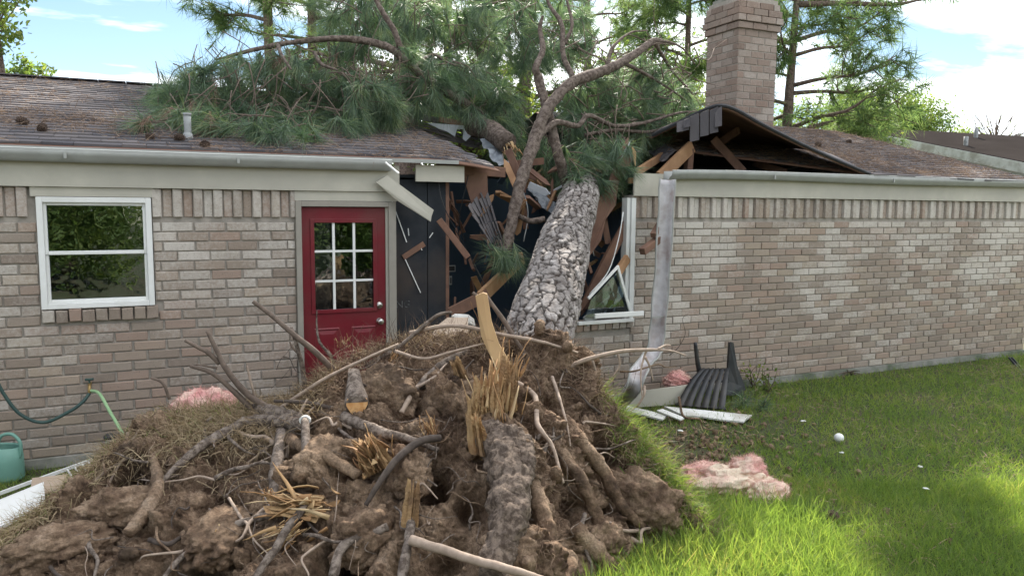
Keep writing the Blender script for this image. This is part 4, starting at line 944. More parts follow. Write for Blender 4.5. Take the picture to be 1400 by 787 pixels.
# ---- splintered wood
def splinters(name, c, axis, length, radius, n, seed, spread=.18, w=(.006, .018)):
    """torn fibres: bent flat strips of very unequal length"""
    r = np.random.default_rng(seed); ax = nrm(axis); u = nrm(np.cross(ax, [0.3, .2, 1])); v = np.cross(ax, u)
    q = r.normal(0, .5, (n, 2))*radius; p0 = np.asarray(c)+u*q[:, :1]+v*q[:, 1:]+ax*r.uniform(-.35, .3, (n, 1))*length
    d = ax+u*(q[:, :1]/radius*spread*.6+r.normal(0, spread*.6, (n, 1)))+v*(q[:, 1:]/radius*spread*.6+r.normal(0, spread*.6, (n, 1)))
    L = length*(.15+.85*r.random(n)**2.6); W = (w[0]*.5+(w[1]*1.7-w[0]*.5)*r.random(n)**2.5)
    V, F = ribbons(p0, d, L, W, 5, .55, .15, seed+500); o = obj(name, V, F, M['splinter'], tree); sm = o.modifiers.new('thickness', 'SOLIDIFY'); sm.thickness = .005
    tag(o, kind='stuff'); return o
def fibrous(c, axis, L, rad, seed, jag=.5, name='splintered_wood', mat='fibre'):
    """stump of torn wood: ridged along the grain, ragged at the end"""
    r = np.random.default_rng(seed); ax = nrm(axis); u = nrm(np.cross(ax, [0.3, .2, 1])); v = np.cross(ax, u); n, m = 64, 26; G = np.zeros((m, n, 3)); a = np.arange(n)/n*2*np.pi
    top = L*(1-jag*r.random(n)**1.5); top = .5*top+.5*np.roll(top, 1); rid = rad*(1+.28*r.normal(0, 1, n)+.25*np.sin(a*2+seed))
    for i, t in enumerate(np.linspace(0, 1, m)):
        rr2 = rid*(1-.25*t)*(1+.15*fbm(np.stack([np.cos(a)*3, np.sin(a)*3, np.full(n, t*5+seed)], -1), 2, seed)); sh = u*.15*L*t*t*r.normal(0, .1)
        G[i] = np.asarray(c)+ax*(top*t)[:, None]+(u*np.cos(a)[:, None]*1.2+v*np.sin(a)[:, None]*.7)*rr2[:, None]+sh
    V, F = grid(np.concatenate([G, G[:, :1]], 1)); k = len(V); V = np.vstack([V, np.asarray(c)+ax*L*.45]); F = [list(f) for f in F]+[[(m-1)*(n+1)+j, (m-1)*(n+1)+j+1, k] for j in range(n)]
    return obj(name, V, F, M[mat], tree)
def wedge(pts, thick, name='splintered_wood', mat='splinter'):
    v, f = prism([atB(*q) for q in pts], thick, FH); o = obj(name, v, f, M[mat], tree); return o
wedge([(650, 405, 5.0), (660, 400, 5.0), (666, 402, 5.0), (672, 440, 4.96), (682, 470, 4.93), (700, 500, 4.88), (694, 520, 4.88), (672, 490, 4.9), (658, 460, 4.96)], .04)
fibrous(on_mound(664, 580, .0), UP+RH*.02, .30, .075, 1, .7)
fibrous(on_mound(692, 560, .02), UP*.95+RH*.08, .34, .05, 2, .7)
fibrous(on_mound(648, 590, .0), UP-RH*.05, .22, .04, 22, .7)
splinters('splintered_wood', on_mound(668, 560, .10), UP*1+RH*.02, .32, .12, 90, 1, .16, (.008, .045))
splinters('splintered_wood', on_mound(690, 525, .12), UP*.8+RH*.2, .26, .07, 70, 2, .2, (.005, .016))
splinters('splintered_wood', on_mound(662, 455, .10), UP*1-RH*.12, .30, .04, 24, 3, .06, (.010, .03))
fibrous(on_mound(440, 695, .03), -RH*1+UP*.12, .36, .06, 4, .85)
splinters('splintered_wood', on_mound(428, 690, .10), -RH*1+UP*.16, .36, .08, 30, 4, .5, (.008, .034))
splinters('splintered_wood', on_mound(368, 676, .14), -UP*1+RH*.1, .14, .03, 30, 5, .3, (.002, .006))
fibrous(on_mound(520, 640, .0), UP*.7-RH*.4, .22, .09, 6, .6)
splinters('splintered_wood', on_mound(515, 630, .08), UP*.6-RH*.3, .20, .10, 46, 6, .5, (.008, .035))
splinters('splintered_wood', on_mound(588, 592, .06), UP*1-RH*.3, .18, .05, 44, 7, .25, (.003, .010))
splinters('splintered_wood', on_mound(540, 488, .06), -UP*1-RH*.4, .14, .03, 44, 9, .2, (.003, .008))
fibrous(on_mound(705, 600, .10), -RH*1-UP*.5, .30, .035, 10, .5)
fibrous(on_mound(300, 725, .02), -RH*.6-UP*.8, .22, .05, 11, .5)
splinters('splintered_wood', on_mound(290, 735, .08), -RH*.6-UP*.8, .2, .035, 26, 11, .12, (.006, .016))
fibrous(on_mound(560, 720, .04), UP*1+RH*.1, .26, .035, 12, .6)
splinters('splintered_wood', on_mound(400, 725, .08), -RH*.7-UP*.4, .22, .06, 50, 15, .25, (.004, .014))
fibrous(on_mound(632, 520, .02), UP*1-RH*.4, .16, .04, 18, .6)
splinters('splintered_wood', on_mound(470, 470, .03), UP*1, .10, .06, 40, 19, .9, (.002, .005))
fibrous(on_mound(655, 620, .05), UP*1-RH*.15, .24, .05, 20, .6)
# ---- turf hanging on the edge of the plate: dry left, green right
def crest_blades(a0, a1, n, dz, lo, hi, seed, db=.18, out=(0, 0, 1)):
    r = np.random.default_rng(seed); a = r.uniform(a0, a1, n); bc, zc = crest(a); b = bc+r.normal(-.02, db, n); p = RH*a[:, None]+FH*b[:, None]; p[:, 2] = moundz(a, b)+dz
    d = r.normal(0, .8, (n, 3))+np.asarray(out); return ribbons(p, d, r.uniform(lo, hi, n), r.uniform(.003, .006, n), 4, .9, .9, seed)
tag(obj('dry_turf', *crest_blades(-2.95, -1.15, 9000, .03, .06, .20, 5, .22, -FH*.6-RH*.3+np.array([0, 0, .5])), M['drygrass'], tree), kind='stuff')
tag(obj('dry_turf', *crest_blades(-2.95, -1.3, 5000, .02, .06, .22, 15, .30, -FH*.8+np.array([0, 0, .2])), M['drygrass'], tree), kind='stuff')
tag(obj('dry_turf', *crest_blades(-1.2, .6, 1600, .03, .05, .16, 6, .12), M['drygrass'], tree), kind='stuff')
tag(obj('dry_turf', *crest_blades(.5, 1.7, 3200, .0, .08, .22, 7, .16, RH*.4-FH*.4+np.array([0, 0, .3])), M['drygrass'], tree), kind='stuff')
tag(obj('green_turf', *crest_blades(.62, 1.95, 5200, .0, .10, .26, 8, .13, RH*.5-FH*.2+np.array([0, 0, .9])), M['grass'], tree), kind='stuff')
tag(obj('green_turf', *crest_blades(-2.9, -1.7, 700, .02, .06, .16, 9, .12), M['grass'], tree), kind='stuff')
# ================================================================== fallen pine: limbs and needles
def tufts(C, D, n, L, w, seed, cone=.75, grav=.35, seg=2):
    """needle tufts: n needles from each centre C, spread about direction D, drooping"""
    r = np.random.default_rng(seed); m = len(C); C = np.repeat(np.asarray(C, float), n, 0); D = np.repeat(np.asarray(D, float), n, 0)
    k = len(C); lens = r.uniform(.65, 1.1, k)*L
    along = r.uniform(-.5, .15, k)
    st = C+D*(along*L*.9)[:, None]
    d = D*r.uniform(.35, 1.1, k)[:, None]+r.normal(0, cone, (k, 3))
    return ribbons(st, d, lens, r.uniform(.8, 1.2, k)*w, seg, .15, grav, seed+1)
def limb(pts, r, name='branch', mat='limb', sides=12):
    r = [q*.68 for q in r]; P = [atY(*q) for q in pts]; return tubeobj(name, P, r, M[mat], tree, sides, n=10*(len(P)-1)+1, amp=.35, fr=16, seed=int(pts[0][0])), smoothpath(P, 40)
limbs = {}
limbs['A'] = limb([(690, 372, 6.55), (693, 340, 6.6), (700, 300, 6.65), (712, 250, 6.75), (730, 195, 6.9), (748, 150, 7.0), (780, 115, 7.1), (830, 95, 7.2), (862, 78, 7.3), (893, 57, 7.4), (905, 56, 7.45)], [.075, .075, .08, .085, .09, .09, .085, .08, .065, .05, .03], sides=16)
limbs['B'] = limb([(795, 285, 7.2), (775, 250, 7.1), (764, 215, 7.0), (752, 165, 7.1), (738, 115, 7.2), (733, 92, 7.2), (742, 68, 7.3), (738, 40, 7.4), (742, 22, 7.4)], [.11, .085, .075, .072, .07, .055, .045, .035, .02], sides=16)
limbs['C'] = limb([(690, 178, 8.6), (660, 158, 8.4), (610, 125, 8.2), (570, 98, 8.1), (530, 65, 8.1), (470, 53, 8.2), (400, 58, 8.3), (340, 70, 8.4), (295, 82, 8.5)], [.10, .085, .075, .065, .06, .05, .04, .03, .015])
limbs['C2'] = limb([(550, 80, 8.1), (540, 45, 8.1), (522, 15, 8.2), (505, -15, 8.3)], [.05, .045, .04, .03])
limbs['D'] = limb([(735, 187, 6.9), (760, 168, 7.0), (790, 172, 7.1), (805, 158, 7.2), (840, 172, 7.3), (880, 168, 7.4), (925, 155, 7.5), (950, 152, 7.6)], [.05, .045, .04, .035, .032, .03, .02, .012])
limbs['D2'] = limb([(800, 185, 7.4), (840, 178, 7.4), (890, 180, 7.5), (930, 165, 7.6)], [.03, .03, .025, .015])
limbs['E'] = limb([(895, 57, 7.4), (905, 75, 7.5), (920, 98, 7.6), (948, 130, 7.7), (958, 145, 7.8)], [.035, .03, .022, .016, .01])
limbs['F'] = limb([(850, 85, 7.3), (880, 100, 7.5), (910, 118, 7.6), (945, 142, 7.7)], [.035, .03, .02, .012])
limbs['G'] = limb([(830, 92, 7.2), (838, 65, 7.3), (862, 45, 7.5), (885, 42, 7.6)], [.03, .025, .018, .010])
limbs['H'] = limb([(785, 110, 7.6), (770, 75, 7.8), (768, 35, 8.0), (750, 5, 8.2), (745, -20, 8.3)], [.05, .045, .04, .03, .02])
limbs['I'] = limb([(772, 60, 7.9), (782, 35, 7.9), (775, 0, 8.0)], [.035, .03, .02])
limbs['J'] = limb([(560, 98, 8.1), (590, 75, 8.2), (610, 85, 8.3), (640, 95, 8.4)], [.03, .025, .02, .01])
limbs['K'] = limb([(745, 300, 6.7), (725, 302, 6.75), (706, 294, 6.8)], [.05, .04, .035])
limbs['L'] = limb([(890, 58, 7.4), (915, 58, 7.5), (935, 68, 7.7), (950, 88, 7.8)], [.03, .022, .016, .01])
limbs['M'] = limb([(380, 62, 8.3), (385, 75, 8.0), (398, 95, 7.8)], [.03, .025, .014]); limbs['N'] = limb([(430, 72, 8.2), (440, 88, 8.0), (462, 96, 7.9)], [.03, .025, .015])
# snapped stub of a second stem on the roof
stubm = tubeobj('snapped_stem', [atY(640, 170, 8.3), atY(668, 178, 8.0), atY(693, 196, 7.6)], [.13, .12, .11], M['limb'], tree, 16, n=14, amp=.2); splinters('splintered_wood', atY(698, 203, 7.55), atY(703, 225, 7.4)-atY(698, 203, 7.55), .16, .08, 40, 31, .2, (.01, .03))
def inside(px, py, poly):
    c = False; n = len(poly)
    for i in range(n):
        (x1_, y1_), (x2_, y2_) = poly[i], poly[(i+1) % n]
        if (y1_ > py) != (y2_ > py) and px < (x2_-x1_)*(py-y1_)/(y2_-y1_)+x1_: c = not c
    return c
def fill(poly, n, seed):
    r = np.random.default_rng(seed); xs = [p[0] for p in poly]; ys = [p[1] for p in poly]; out = []
    while len(out) < n:
        x, y = r.uniform(min(xs), max(xs)), r.uniform(min(ys), max(ys))
        if inside(x, y, poly): out.append((x, y))
    return out
allS = np.vstack([v[1] for v in limbs.values()])
def bough_mass(pts3, host, seed, nn=70, L=.24, w=.0046, grav=.5, bias=(0, 0, -.25), cone=.6, spread=.6):
    """tufts at pts3, each on a twig that grows from the nearest limb direction"""
    r = np.random.default_rng(seed); pts3 = np.asarray(pts3); tw = MB(); D = []
    for p in pts3:
        k = np.argmin(np.linalg.norm(allS-p, axis=1)); v = p-allS[k]; dist = np.linalg.norm(v)
        d = nrm(nrm(v)*.7+r.normal(0, spread, 3)+np.asarray(bias)); D.append(d)
        b = p-d*min(dist, r.uniform(.25, .6)); mid = (b+p)/2+r.normal(0, .03, 3)+np.array([0, 0, .03]); tw.tube([b, mid, p], [.006, .005, .003], 4, n=5)
    tag(tw.build('twigs', M['twig'], host, True), kind='stuff')
    tag(obj('needles', *tufts(pts3, np.array(D), nn, L, w, seed, cone, grav), M['needle'], host), kind='stuff')
rz = np.random.default_rng(23)
# heap of boughs lying on the left roof
heap = [(182, 158), (198, 138), (235, 120), (262, 95), (330, 82), (400, 84), (470, 92), (525, 112), (548, 150), (540, 172), (480, 176), (425, 188), (360, 184), (300, 176), (245, 168), (192, 172)]
P = []
for (x, y) in fill(heap, 250, 1):
    d = ray(x, y)
    h = roof_at(x, y) if y > 128 else None
    if h is not None and h[1] < 9.4: p = h-nrm(d)*rz.uniform(.08, .75)*min(1, (h[1]-6.6)/.8)
    else: p = atY(x, y, rz.uniform(8.0, 9.3))
    P.append(p)
bough_mass(P, limbs['C'][0], 101, 120, .34, .0056, .45, (-.2, -.3, -.15), .30, .75)
bp_ = [P[i] for i in rz.integers(len(P), size=26)]; tag(obj('brown_needles', *tufts(np.array(bp_)+[0, -.08, .02], nrm([-.3, -.5, -.4])+rz.normal(0, .4, (26, 3)), 60, .26, .005, 77, .35, .6), M['litter'], limbs['C'][0]), kind='stuff')
# hanging boughs in the middle and on the right of the trunk
for (poly, n, ya, yb, host, sd_) in [
    ([(545, 62), (600, 70), (655, 90), (705, 120), (708, 180), (700, 240), (685, 215), (655, 170), (620, 150), (560, 150), (548, 110)], 190, 7.9, 9.3, 'C', 102),
    ([(765, 125), (820, 98), (880, 85), (945, 118), (962, 150), (940, 168), (890, 200), (850, 235), (812, 262), (785, 240), (772, 190)], 330, 7.5, 9.2, 'D', 103),
    ([(520, 0), (800, 0), (815, 60), (770, 100), (690, 90), (600, 60), (540, 50)], 210, 8.6, 10.2, 'H', 104),
    ([(430, 0), (520, 0), (545, 60), (480, 90), (440, 60)], 60, 8.4, 9.8, 'C2', 105),
    ([(455, 108), (540, 115), (545, 160), (500, 170)], 60, 7.6, 8.4, 'C', 106),
    ([(730, 190), (780, 200), (790, 250), (760, 260)], 22, 7.6, 8.4, 'B', 107), ([(770, 200), (860, 190), (862, 240), (835, 268), (800, 268), (778, 252)], 52, 6.75, 7.35, 'D2', 109), ([(676, 345), (706, 345), (706, 362), (680, 362)], 9, 6.4, 6.7, 'A', 108)]:
    pts = [atY(x, y, rz.uniform(ya, yb)) for x, y in fill(poly, n, sd_)]
    bough_mass(pts, limbs[host][0], sd_, 105, .30, .0056, .6, (0, -.2, -.4), .30, .65)
# bare dead twigs over the heap
tw = MB()
for k in range(22):
    x, y = rz.uniform(300, 520), rz.uniform(62, 150); p = atY(x, y, rz.uniform(7.7, 8.3)); d = nrm(rz.normal(0, 1, 3)*np.array([1, .5, .7])+[0, 0, -.3]); L = rz.uniform(.2, .6)
    tw.tube([p, p+d*L*.5+rz.normal(0, .04, 3), p+d*L+rz.normal(0, .07, 3)], [.007, .005, .003], 5, n=7)
for k in range(80):
    x, y = rz.uniform(790, 960), rz.uniform(50, 170); p = atY(x, y, rz.uniform(7.2, 8.0)); d = nrm(rz.normal(0, 1, 3)*np.array([1, .5, .8])); L = rz.uniform(.2, .55)
    tw.tube([p, p+d*L*.5+rz.normal(0, .04, 3), p+d*L+rz.normal(0, .07, 3)], [.008, .006, .003], 5, n=6)
tag(tw.build('dead_twigs', M['twig'], tree, True), kind='stuff')
# ================================================================== cones and needle litter on the roof
def cone_mesh():
    mb = MB(); v, f = ico(2); mb.add(v*np.array([.026, .026, .045]), f)
    for k in range(70):
        t = (k+.5)/70; z = .045*(1-2*t); rad = .028*math.sqrt(max(0, 1-(z/.047)**2)); a = k*2.39996
        d = np.array([math.cos(a), math.sin(a), .25]); c = np.array([d[0]*rad, d[1]*rad, z]); sd_ = np.array([-d[1], d[0], 0])*.0085
        tip = c+d*.013; mb.add([c-sd_, c+sd_, tip+sd_*.6, tip-sd_*.6, tip+[0, 0, .006]], [(0, 1, 2, 3), (3, 2, 4), (0, 3, 4), (1, 4, 2), (0, 4, 1)])
    return mesh('pine_cone', np.concatenate(mb.V), mb.F, M['cone'])
conem = cone_mesh()
def pinecone(p, label, s=1.0):
    o = link(bpy.data.objects.new('pine_cone', conem)); o.location = p; o.scale = (s*.62,)*3; o.rotation_euler = rz.uniform(0, 3, 3); return tag(o, label, 'pine cone', 'fallen pine cones')
for (x, y, s, lb) in [(58, 182, 1.5, 'dark pine cone low on the roof shingles above the window'), (30, 172, 1.6, 'dark pine cone lying in the orange needles at the left of the roof'), (205, 192, 1.3, 'pine cone near the gutter left of the vent pipe'), (245, 194, 1.5, 'pine cone beside the foot of the roof vent pipe'), (280, 203, 1.4, 'pine cone at the gutter just right of the vent pipe'), (205, 138, 1.7, 'pine cone standing on end at the left tip of the bough heap'), (1160, 197, 1.5, 'pine cone on the needle covered roof right of the chimney'), (1118, 201, 1.6, 'pine cone on the roof near the foot of the chimney')]:
    h = roof_at(x, y); pinecone(h+[0, 0, .022*s], lb, s)
pinecone(atZ(1137, 723, .0)+[0, 0, .09], 'single dark pine cone standing in the sunlit grass', 1.5)
# litter
r9 = np.random.default_rng(9)
def litter(n, xr, zf, yr, seed, dens):
    r = np.random.default_rng(seed); X = r.uniform(*xr, n*3); Y = r.uniform(yr[0], yr[1], n*3); d = dens(X, Y)+.45*fbm(np.stack([X*1.6, Y*3, 0*X], -1), 4, seed); k = r.random(n*3) < np.clip(d, 0, 1)
    X, Y = X[k][:n], Y[k][:n]; Z = np.array([zf(x, y) for x, y in zip(X, Y)])+.012+.012*r.random(len(X))
    p = np.stack([X, Y, Z], -1); dd = np.stack([r.normal(0, 1, len(X)), r.normal(0, .8, len(X)), r.normal(.04, .22, len(X))], -1)
    return ribbons(p, dd, r.uniform(.07, .2, len(X)), r.uniform(.003, .0055, len(X)), 3, .5, .25, seed)
litL = obj('needle_litter', *litter(10500, (-2.6, 2.7), surfL, (YE, YR-.1), 1, lambda X, Y: .14+.25*(X > .2)*(Y < 7.6)+.75*np.exp(-((X+.85)/.6)**2-((Y-7.75)/.35)**2)), M['litter'])
tag(litL, 'loose brown pine needles strewn over the shingles above window and door', 'pine needles', kind='stuff')
litR = obj('needle_litter', *litter(16000, (5.6, 11), surfR, (YE, YR-.1), 2, lambda X, Y: np.where((X > [right_start(y)+.1 for y in Y]) & (X < [hip(y)-.05 for y in Y]), .62, -9)), M['litter'])
tag(litR, 'rust coloured pine needles thick on the roof right of the chimney', 'pine needles', kind='stuff')
# ================================================================== lawn grass
rg = np.random.default_rng(41)
def bare(X, Y):
    """1 where the lawn is worn to soil: round the root plate and along the wall under the wreck"""
    a = X*RH[0]+Y*RH[1]; b = X*FH[0]+Y*FH[1]
    k = np.exp(-((a-1.55)/.55)**2-((b-6.2)/.9)**2)*.95+np.exp(-((a-2.2)/.8)**2-((b-7.0)/.5)**2)*.5
    return np.clip(k+.45*fbm(np.stack([X*1.1, Y*1.1, 0*X], -1), 3, 77), 0, .97)
def blades(n, a_r, b_r, lo, hi, wid, seed, maxY=YW-.08, noise=1.0, seg=3):
    r = np.random.default_rng(seed); a = r.uniform(*a_r, n); u = r.random(n); b = b_r[0]+(b_r[1]-b_r[0])*u**1.25
    p = RH*a[:, None]+FH*b[:, None]; k = (p[:, 1] < maxY) & (moundz(a, b) < .01) & (r.random(n) > bare(p[:, 0], p[:, 1])*noise) & (p[:, 0] < 16) & ~((a > -2.7) & (a < .15) & (b > 3.6) & (b < 7) & (p[:, 1] > 4.2) & (r.random(n) < .8))
    p = p[k]; m = len(p); p[:, 2] = -.005
    hgt = (.6+.8*(fbm(p*np.array([1.4, 1.4, 0]), 3, 5)*.5+.5))*r.uniform(lo, hi, m)
    d = np.stack([r.normal(0, .42, m), r.normal(0, .42, m), np.ones(m)], -1); return ribbons(p, d, hgt, r.uniform(.6, 1.3, m)*wid, seg, .45, .55, seed)
tag(obj('lawn_grass', *blades(60000, (.3, 4.2), (3.3, 5.6), .06, .15, .0052, 1), M['grass']), 'thick bright green lawn grass in the right foreground', 'grass', kind='stuff')
tag(obj('lawn_grass', *blades(110000, (.8, 8.5), (5.2, 12.5), .05, .12, .0072, 2, seg=2), M['grass']), 'green lawn between the root plate and the long brick wall', 'grass', kind='stuff')
tag(obj('lawn_grass', *blades(22000, (7.0, 14), (3.5, 13), .05, .12, .010, 6, seg=2), M['grass']), 'lawn grass running on past the right end of the wall', 'grass', kind='stuff')
tag(obj('lawn_grass', *blades(26000, (-4.2, -1.2), (3.4, 7.5), .05, .12, .006, 3, seg=2), M['grass']), 'patchy grass by the wall under the left window', 'grass', kind='stuff')
tag(obj('lawn_grass', *blades(20000, (.2, 2.0), (3.3, 5.0), .12, .28, .0075, 4, noise=.2), M['grass']), 'tall coarse grass at the right foot of the root plate', 'grass', kind='stuff')
def thatch(n, a_r, b_r, seed):
    r = np.random.default_rng(seed); a = r.uniform(*a_r, n); b = r.uniform(*b_r, n); p = RH*a[:, None]+FH*b[:, None]; k = (p[:, 1] < YW-.1) & (moundz(a, b) < .0) & (fbm(p*1.3, 3, 8)+.25 > r.random(n)*.6); p = p[k]; p[:, 2] = .025; m = len(p)
    return ribbons(p, np.stack([r.normal(0, 1, m), r.normal(0, 1, m), r.normal(.25, .3, m)], -1), r.uniform(.04, .13, m), r.uniform(.004, .008, m), 2, .6, .4, seed)
tag(obj('dry_thatch', *thatch(16000, (.6, 7.5), (4.2, 11.5), 31), M['drygrass']), 'pale dry grass stalks strewn through the right lawn', 'dry grass', kind='stuff')
# crumbs of soil on the worn patch
mb = MB()
for k in range(420):
    a = rg.normal(1.7, .55); b = rg.normal(6.3, .8)
    if moundz(a, b) > .0: continue
    p = AB(a, b, .008)
    if p[1] > YW-.1: continue
    v, f = ico(1); s = rg.uniform(.008, .034); mb.add(v*s*rg.uniform(.6, 1.3, 3)+p+rg.normal(0, .002, (len(v), 3)), f)
o = mb.build('soil_crumbs', M['soil']); tag(o, 'crumbs of brown soil scattered on the worn lawn by the wall', 'soil', kind='stuff')
# ================================================================== standing trees
def along(P, t):
    i = min(int(t*(len(P)-1)), len(P)-2); f = t*(len(P)-1)-i; return P[i]*(1-f)+P[i+1]*f
def pine(px, b, H, r0, label, seed, z0=3.0, reach=3.2, nl=34, tl=.40, nn=30, lean=(0, 0), w=.016, extra=(), twn=(8, 13), name='pine_tree', part='needles'):
    r = np.random.default_rng(seed); bp = atB(px, 300, b); bp[2] = 0
    t = empty(name, bp, label, 'tree', 'trees behind the house')
    tp = [bp+np.array([lean[0]*s+.12*math.sin(3*s+seed), lean[1]*s, H*s]) for s in np.linspace(0, 1, 7)]
    v, f = tube(tp, [r0*(1-.8*s) for s in np.linspace(0, 1, 7)], 14, n=40, amp=.12, fr=5, seed=seed); obj('trunk', v, f, M['farbark'], t, True)
    S = smoothpath(tp, 60); lm = MB(); C, D = [], []
    jobs = [(z0+(H-z0)*((k+r.random())/nl)**.95, k*2.39996+r.normal(0, .4), None) for k in range(nl)]+[(z, az, L) for (z, az, L) in extra]
    for (z, az, L0) in jobs:
        f_ = (z-z0)/(H-z0+1e-6); L = L0 or reach*(1-.75*max(f_, 0)**1.2)*r.uniform(.55, 1.1)
        p0 = along(S, min(z/H, .999)); h = np.array([math.cos(az), math.sin(az), 0]); up = r.uniform(-.05, .35)
        P = [p0, p0+h*L*.35+[0, 0, L*.35*up], p0+h*L*.7+[0, 0, L*.6*up-.05], p0+h*L+[0, 0, L*up+.1]]
        Q = smoothpath(P, 12); lm.tube(P, [.06*L/3+.012, .045*L/3+.01, .03*L/3+.008, .012], 6, n=9)
        for q in range(int(r.integers(*twn))):
            s = r.uniform(.25, 1); b0 = along(Q, s); d = nrm(h*r.uniform(.1, .9)+np.cross(h, [0, 0, 1])*r.normal(0, .8)+[0, 0, r.normal(.05, .35)]); l2 = r.uniform(.3, .9)*L/3+.2
            e1 = b0+d*l2; lm.tube([b0, (b0+e1)/2+r.normal(0, .05, 3), e1], [.014, .010, .006], 4, n=4)
            for j in range(3):
                c = b0+(e1-b0)*(1-j*.3)+r.normal(0, .10, 3); C.append(c); D.append(nrm(d+r.normal(0, .5, 3)+[0, 0, .15]))
    tag(lm.build('limbs', M['farbark'], t, True), kind='stuff')
    v, f = tufts(C, D, nn, tl, w, seed, .7, .3, 1)
    tag(obj('crown', v, f, M['needle_far'] if part == 'needles' else M['leaf'], t), kind='stuff'); return t
A0 = math.atan2(RH[1], RH[0])              # azimuth of the picture's right-hand side
AL = A0+math.pi
pine(543, 17.0, 17, .20, 'left trunk of the close pair of tall pines behind the roof', 1, 4.2, 3.0, 24, extra=[(5.0, AL+.3, 2.6), (6.2, AL, 3.0)])
pine(560, 17.6, 18, .22, 'right trunk of the close pair of tall pines behind the roof', 2, 4.6, 3.2, 24)
pine(379, 18.5, 17, .15, 'slender pine whose bough reaches out over the left roof', 3, 5.2, 2.8, 22, extra=[(7.6, AL-.1, 3.2), (7.0, AL+.2, 2.4), (8.2, AL, 3.0)])
pine(437, 21, 18, .17, 'pine standing between the slender pine and the pair', 4, 3.4, 3.0, 26)
pine(613, 23, 18, .16, 'thin pine just right of the close pair', 5, 3.0, 3.0, 26)
pine(713, 19, 18, .19, 'thick pine straight behind the fallen trunk', 6, 3.0, 3.0, 28)
pine(668, 26, 19, .17, 'far pine left of the limb fork of the fallen tree', 7, 3.0, 3.2, 26)
pine(800, 24, 13, .17, 'far pine right of the limb fork of the fallen tree', 8, 2.6, 3.2, 28)
pine(938, 17.5, 11.5, .10, 'young pine seen close to the left of the chimney', 9, 2.8, 1.5, 34)
pine(1076, 15.5, 7.4, .165, 'pine right of the chimney with boughs reaching out to the right', 10, 2.9, 2.3, 18, extra=[(6.0, A0-.05, 2.7), (5.3, A0+.2, 2.0), (4.3, A0+.05, 1.9), (3.5, A0-.1, 2.2), (3.2, A0+.3, 1.6), (6.5, A0+.25, 2.0)])
pine(1160, 22, 5.2, .07, 'low bushy pine peeping over the right roof', 11, 2.2, 1.7, 26)
pine(870, 30, 14, .16, 'distant pine between fallen limb and chimney', 12, 2.6, 3.0, 24)
pine(480, 29, 19, .17, 'distant pine above the bough heap', 13, 2.6, 3.2, 26)
def broad(px, py, b, rx, rz_, label, seed, n=900, leaf=.11, H=None, mat='leaf', bareness=0, name='leafy_tree', group='trees behind the house', trunk=True):
    """broad-leaved tree: trunk, limbs and leaf clumps spread through an uneven crown"""
    r = np.random.default_rng(seed); cc = atB(px, py, b); bp = cc.copy(); bp[2] = 0
    t = empty(name, bp, label, 'tree', group)
    lm = MB()
    if trunk: v, f = tube([bp, (bp+cc)/2+r.normal(0, .1, 3), cc], [.05*rx+.06, .04*rx+.04, .02*rx+.02], 10, n=12, amp=.15); obj('trunk', v, f, M['farbark'], t, True)
    C = []
    for k in range(int(26*rx)+14):
        d = nrm(r.normal(0, 1, 3)); q = cc+d*np.array([rx, rx, rz_])*r.uniform(.55, 1.02)*(1+.25*fbm(d*2, 2, seed)); b0 = cc+(q-cc)*.1-[0, 0, rz_*.4]
        lm.tube([b0, (b0+q)/2+r.normal(0, .08*rx, 3), q], [.018*rx+.006, .012*rx+.004, .004], 5, n=6); C.append(q)
        if bareness:
            for j in range(4):
                e1 = q+nrm(r.normal(0, 1, 3)+d)*r.uniform(.2, .6)*rx*.5; lm.tube([(q+b0)/2, q*.5+e1*.5, e1], [.008, .006, .003], 4, n=4)
    tag(lm.build('limbs', M['farbark'], t, True), kind='stuff')
    C = np.array(C); p = C[r.integers(len(C), size=n)]+r.normal(0, .17*rx, (n, 3))
    nl_ = 8; q = np.repeat(p, nl_, 0)+r.normal(0, .10*max(rx, .8), (n*nl_, 3)); k = len(q)
    u = r.normal(0, 1, (k, 3)); u /= np.linalg.norm(u, axis=1)[:, None]; v = np.cross(u, r.normal(0, 1, (k, 3))); v /= np.linalg.norm(v, axis=1)[:, None]
    s = (leaf*r.uniform(.5, 1.2, k))[:, None]
    V = np.stack([q-u*s*.5, q+v*s*.28, q+u*s*.6, q-v*s*.28], 1).reshape(-1, 3); F = np.arange(k*4).reshape(-1, 4)
    tag(obj('crown', V, F, M[mat], t), kind='stuff'); return t
broad(1243, 175, 40, 1.9, 1.35, 'round leafy tree above the neighbour roof', 21, 1500, .16)
broad(1318, 196, 44, 1.1, .8, 'small far leafy tree right of the round one', 22, 400, .15)
broad(1362, 178, 38, 1.5, 1.5, 'nearly bare tree at the far right above the neighbour roof', 23, 40, .10, bareness=1)
broad(-8, 15, 12, .55, .75, 'leafy branch tip hanging in at the top left corner', 24, 240, .10)
broad(36, 104, 22, .55, .36, 'small tree top showing over the left ridge', 25, 130, .13)
broad(640, 175, 19, 2.2, 1.5, 'sunlit yellow green understorey tree behind the broken roof', 26, 1500, .11)
broad(560, 160, 21, 2.0, 1.6, 'understorey tree behind the bough heap', 27, 1300, .11)
broad(860, 170, 20, 2.2, 1.6, 'understorey tree behind the right hand limbs', 28, 1500, .11)
broad(1120, 190, 22, 1.8, .9, 'low understorey tree right of the chimney', 29, 1000, .11)
broad(960, 190, 24, 2.0, 1.4, 'understorey tree behind the chimney foot', 30, 1000, .11)
broad(740, 200, 23, 2.0, 1.6, 'understorey tree behind the fallen trunk', 31, 1300, .11)
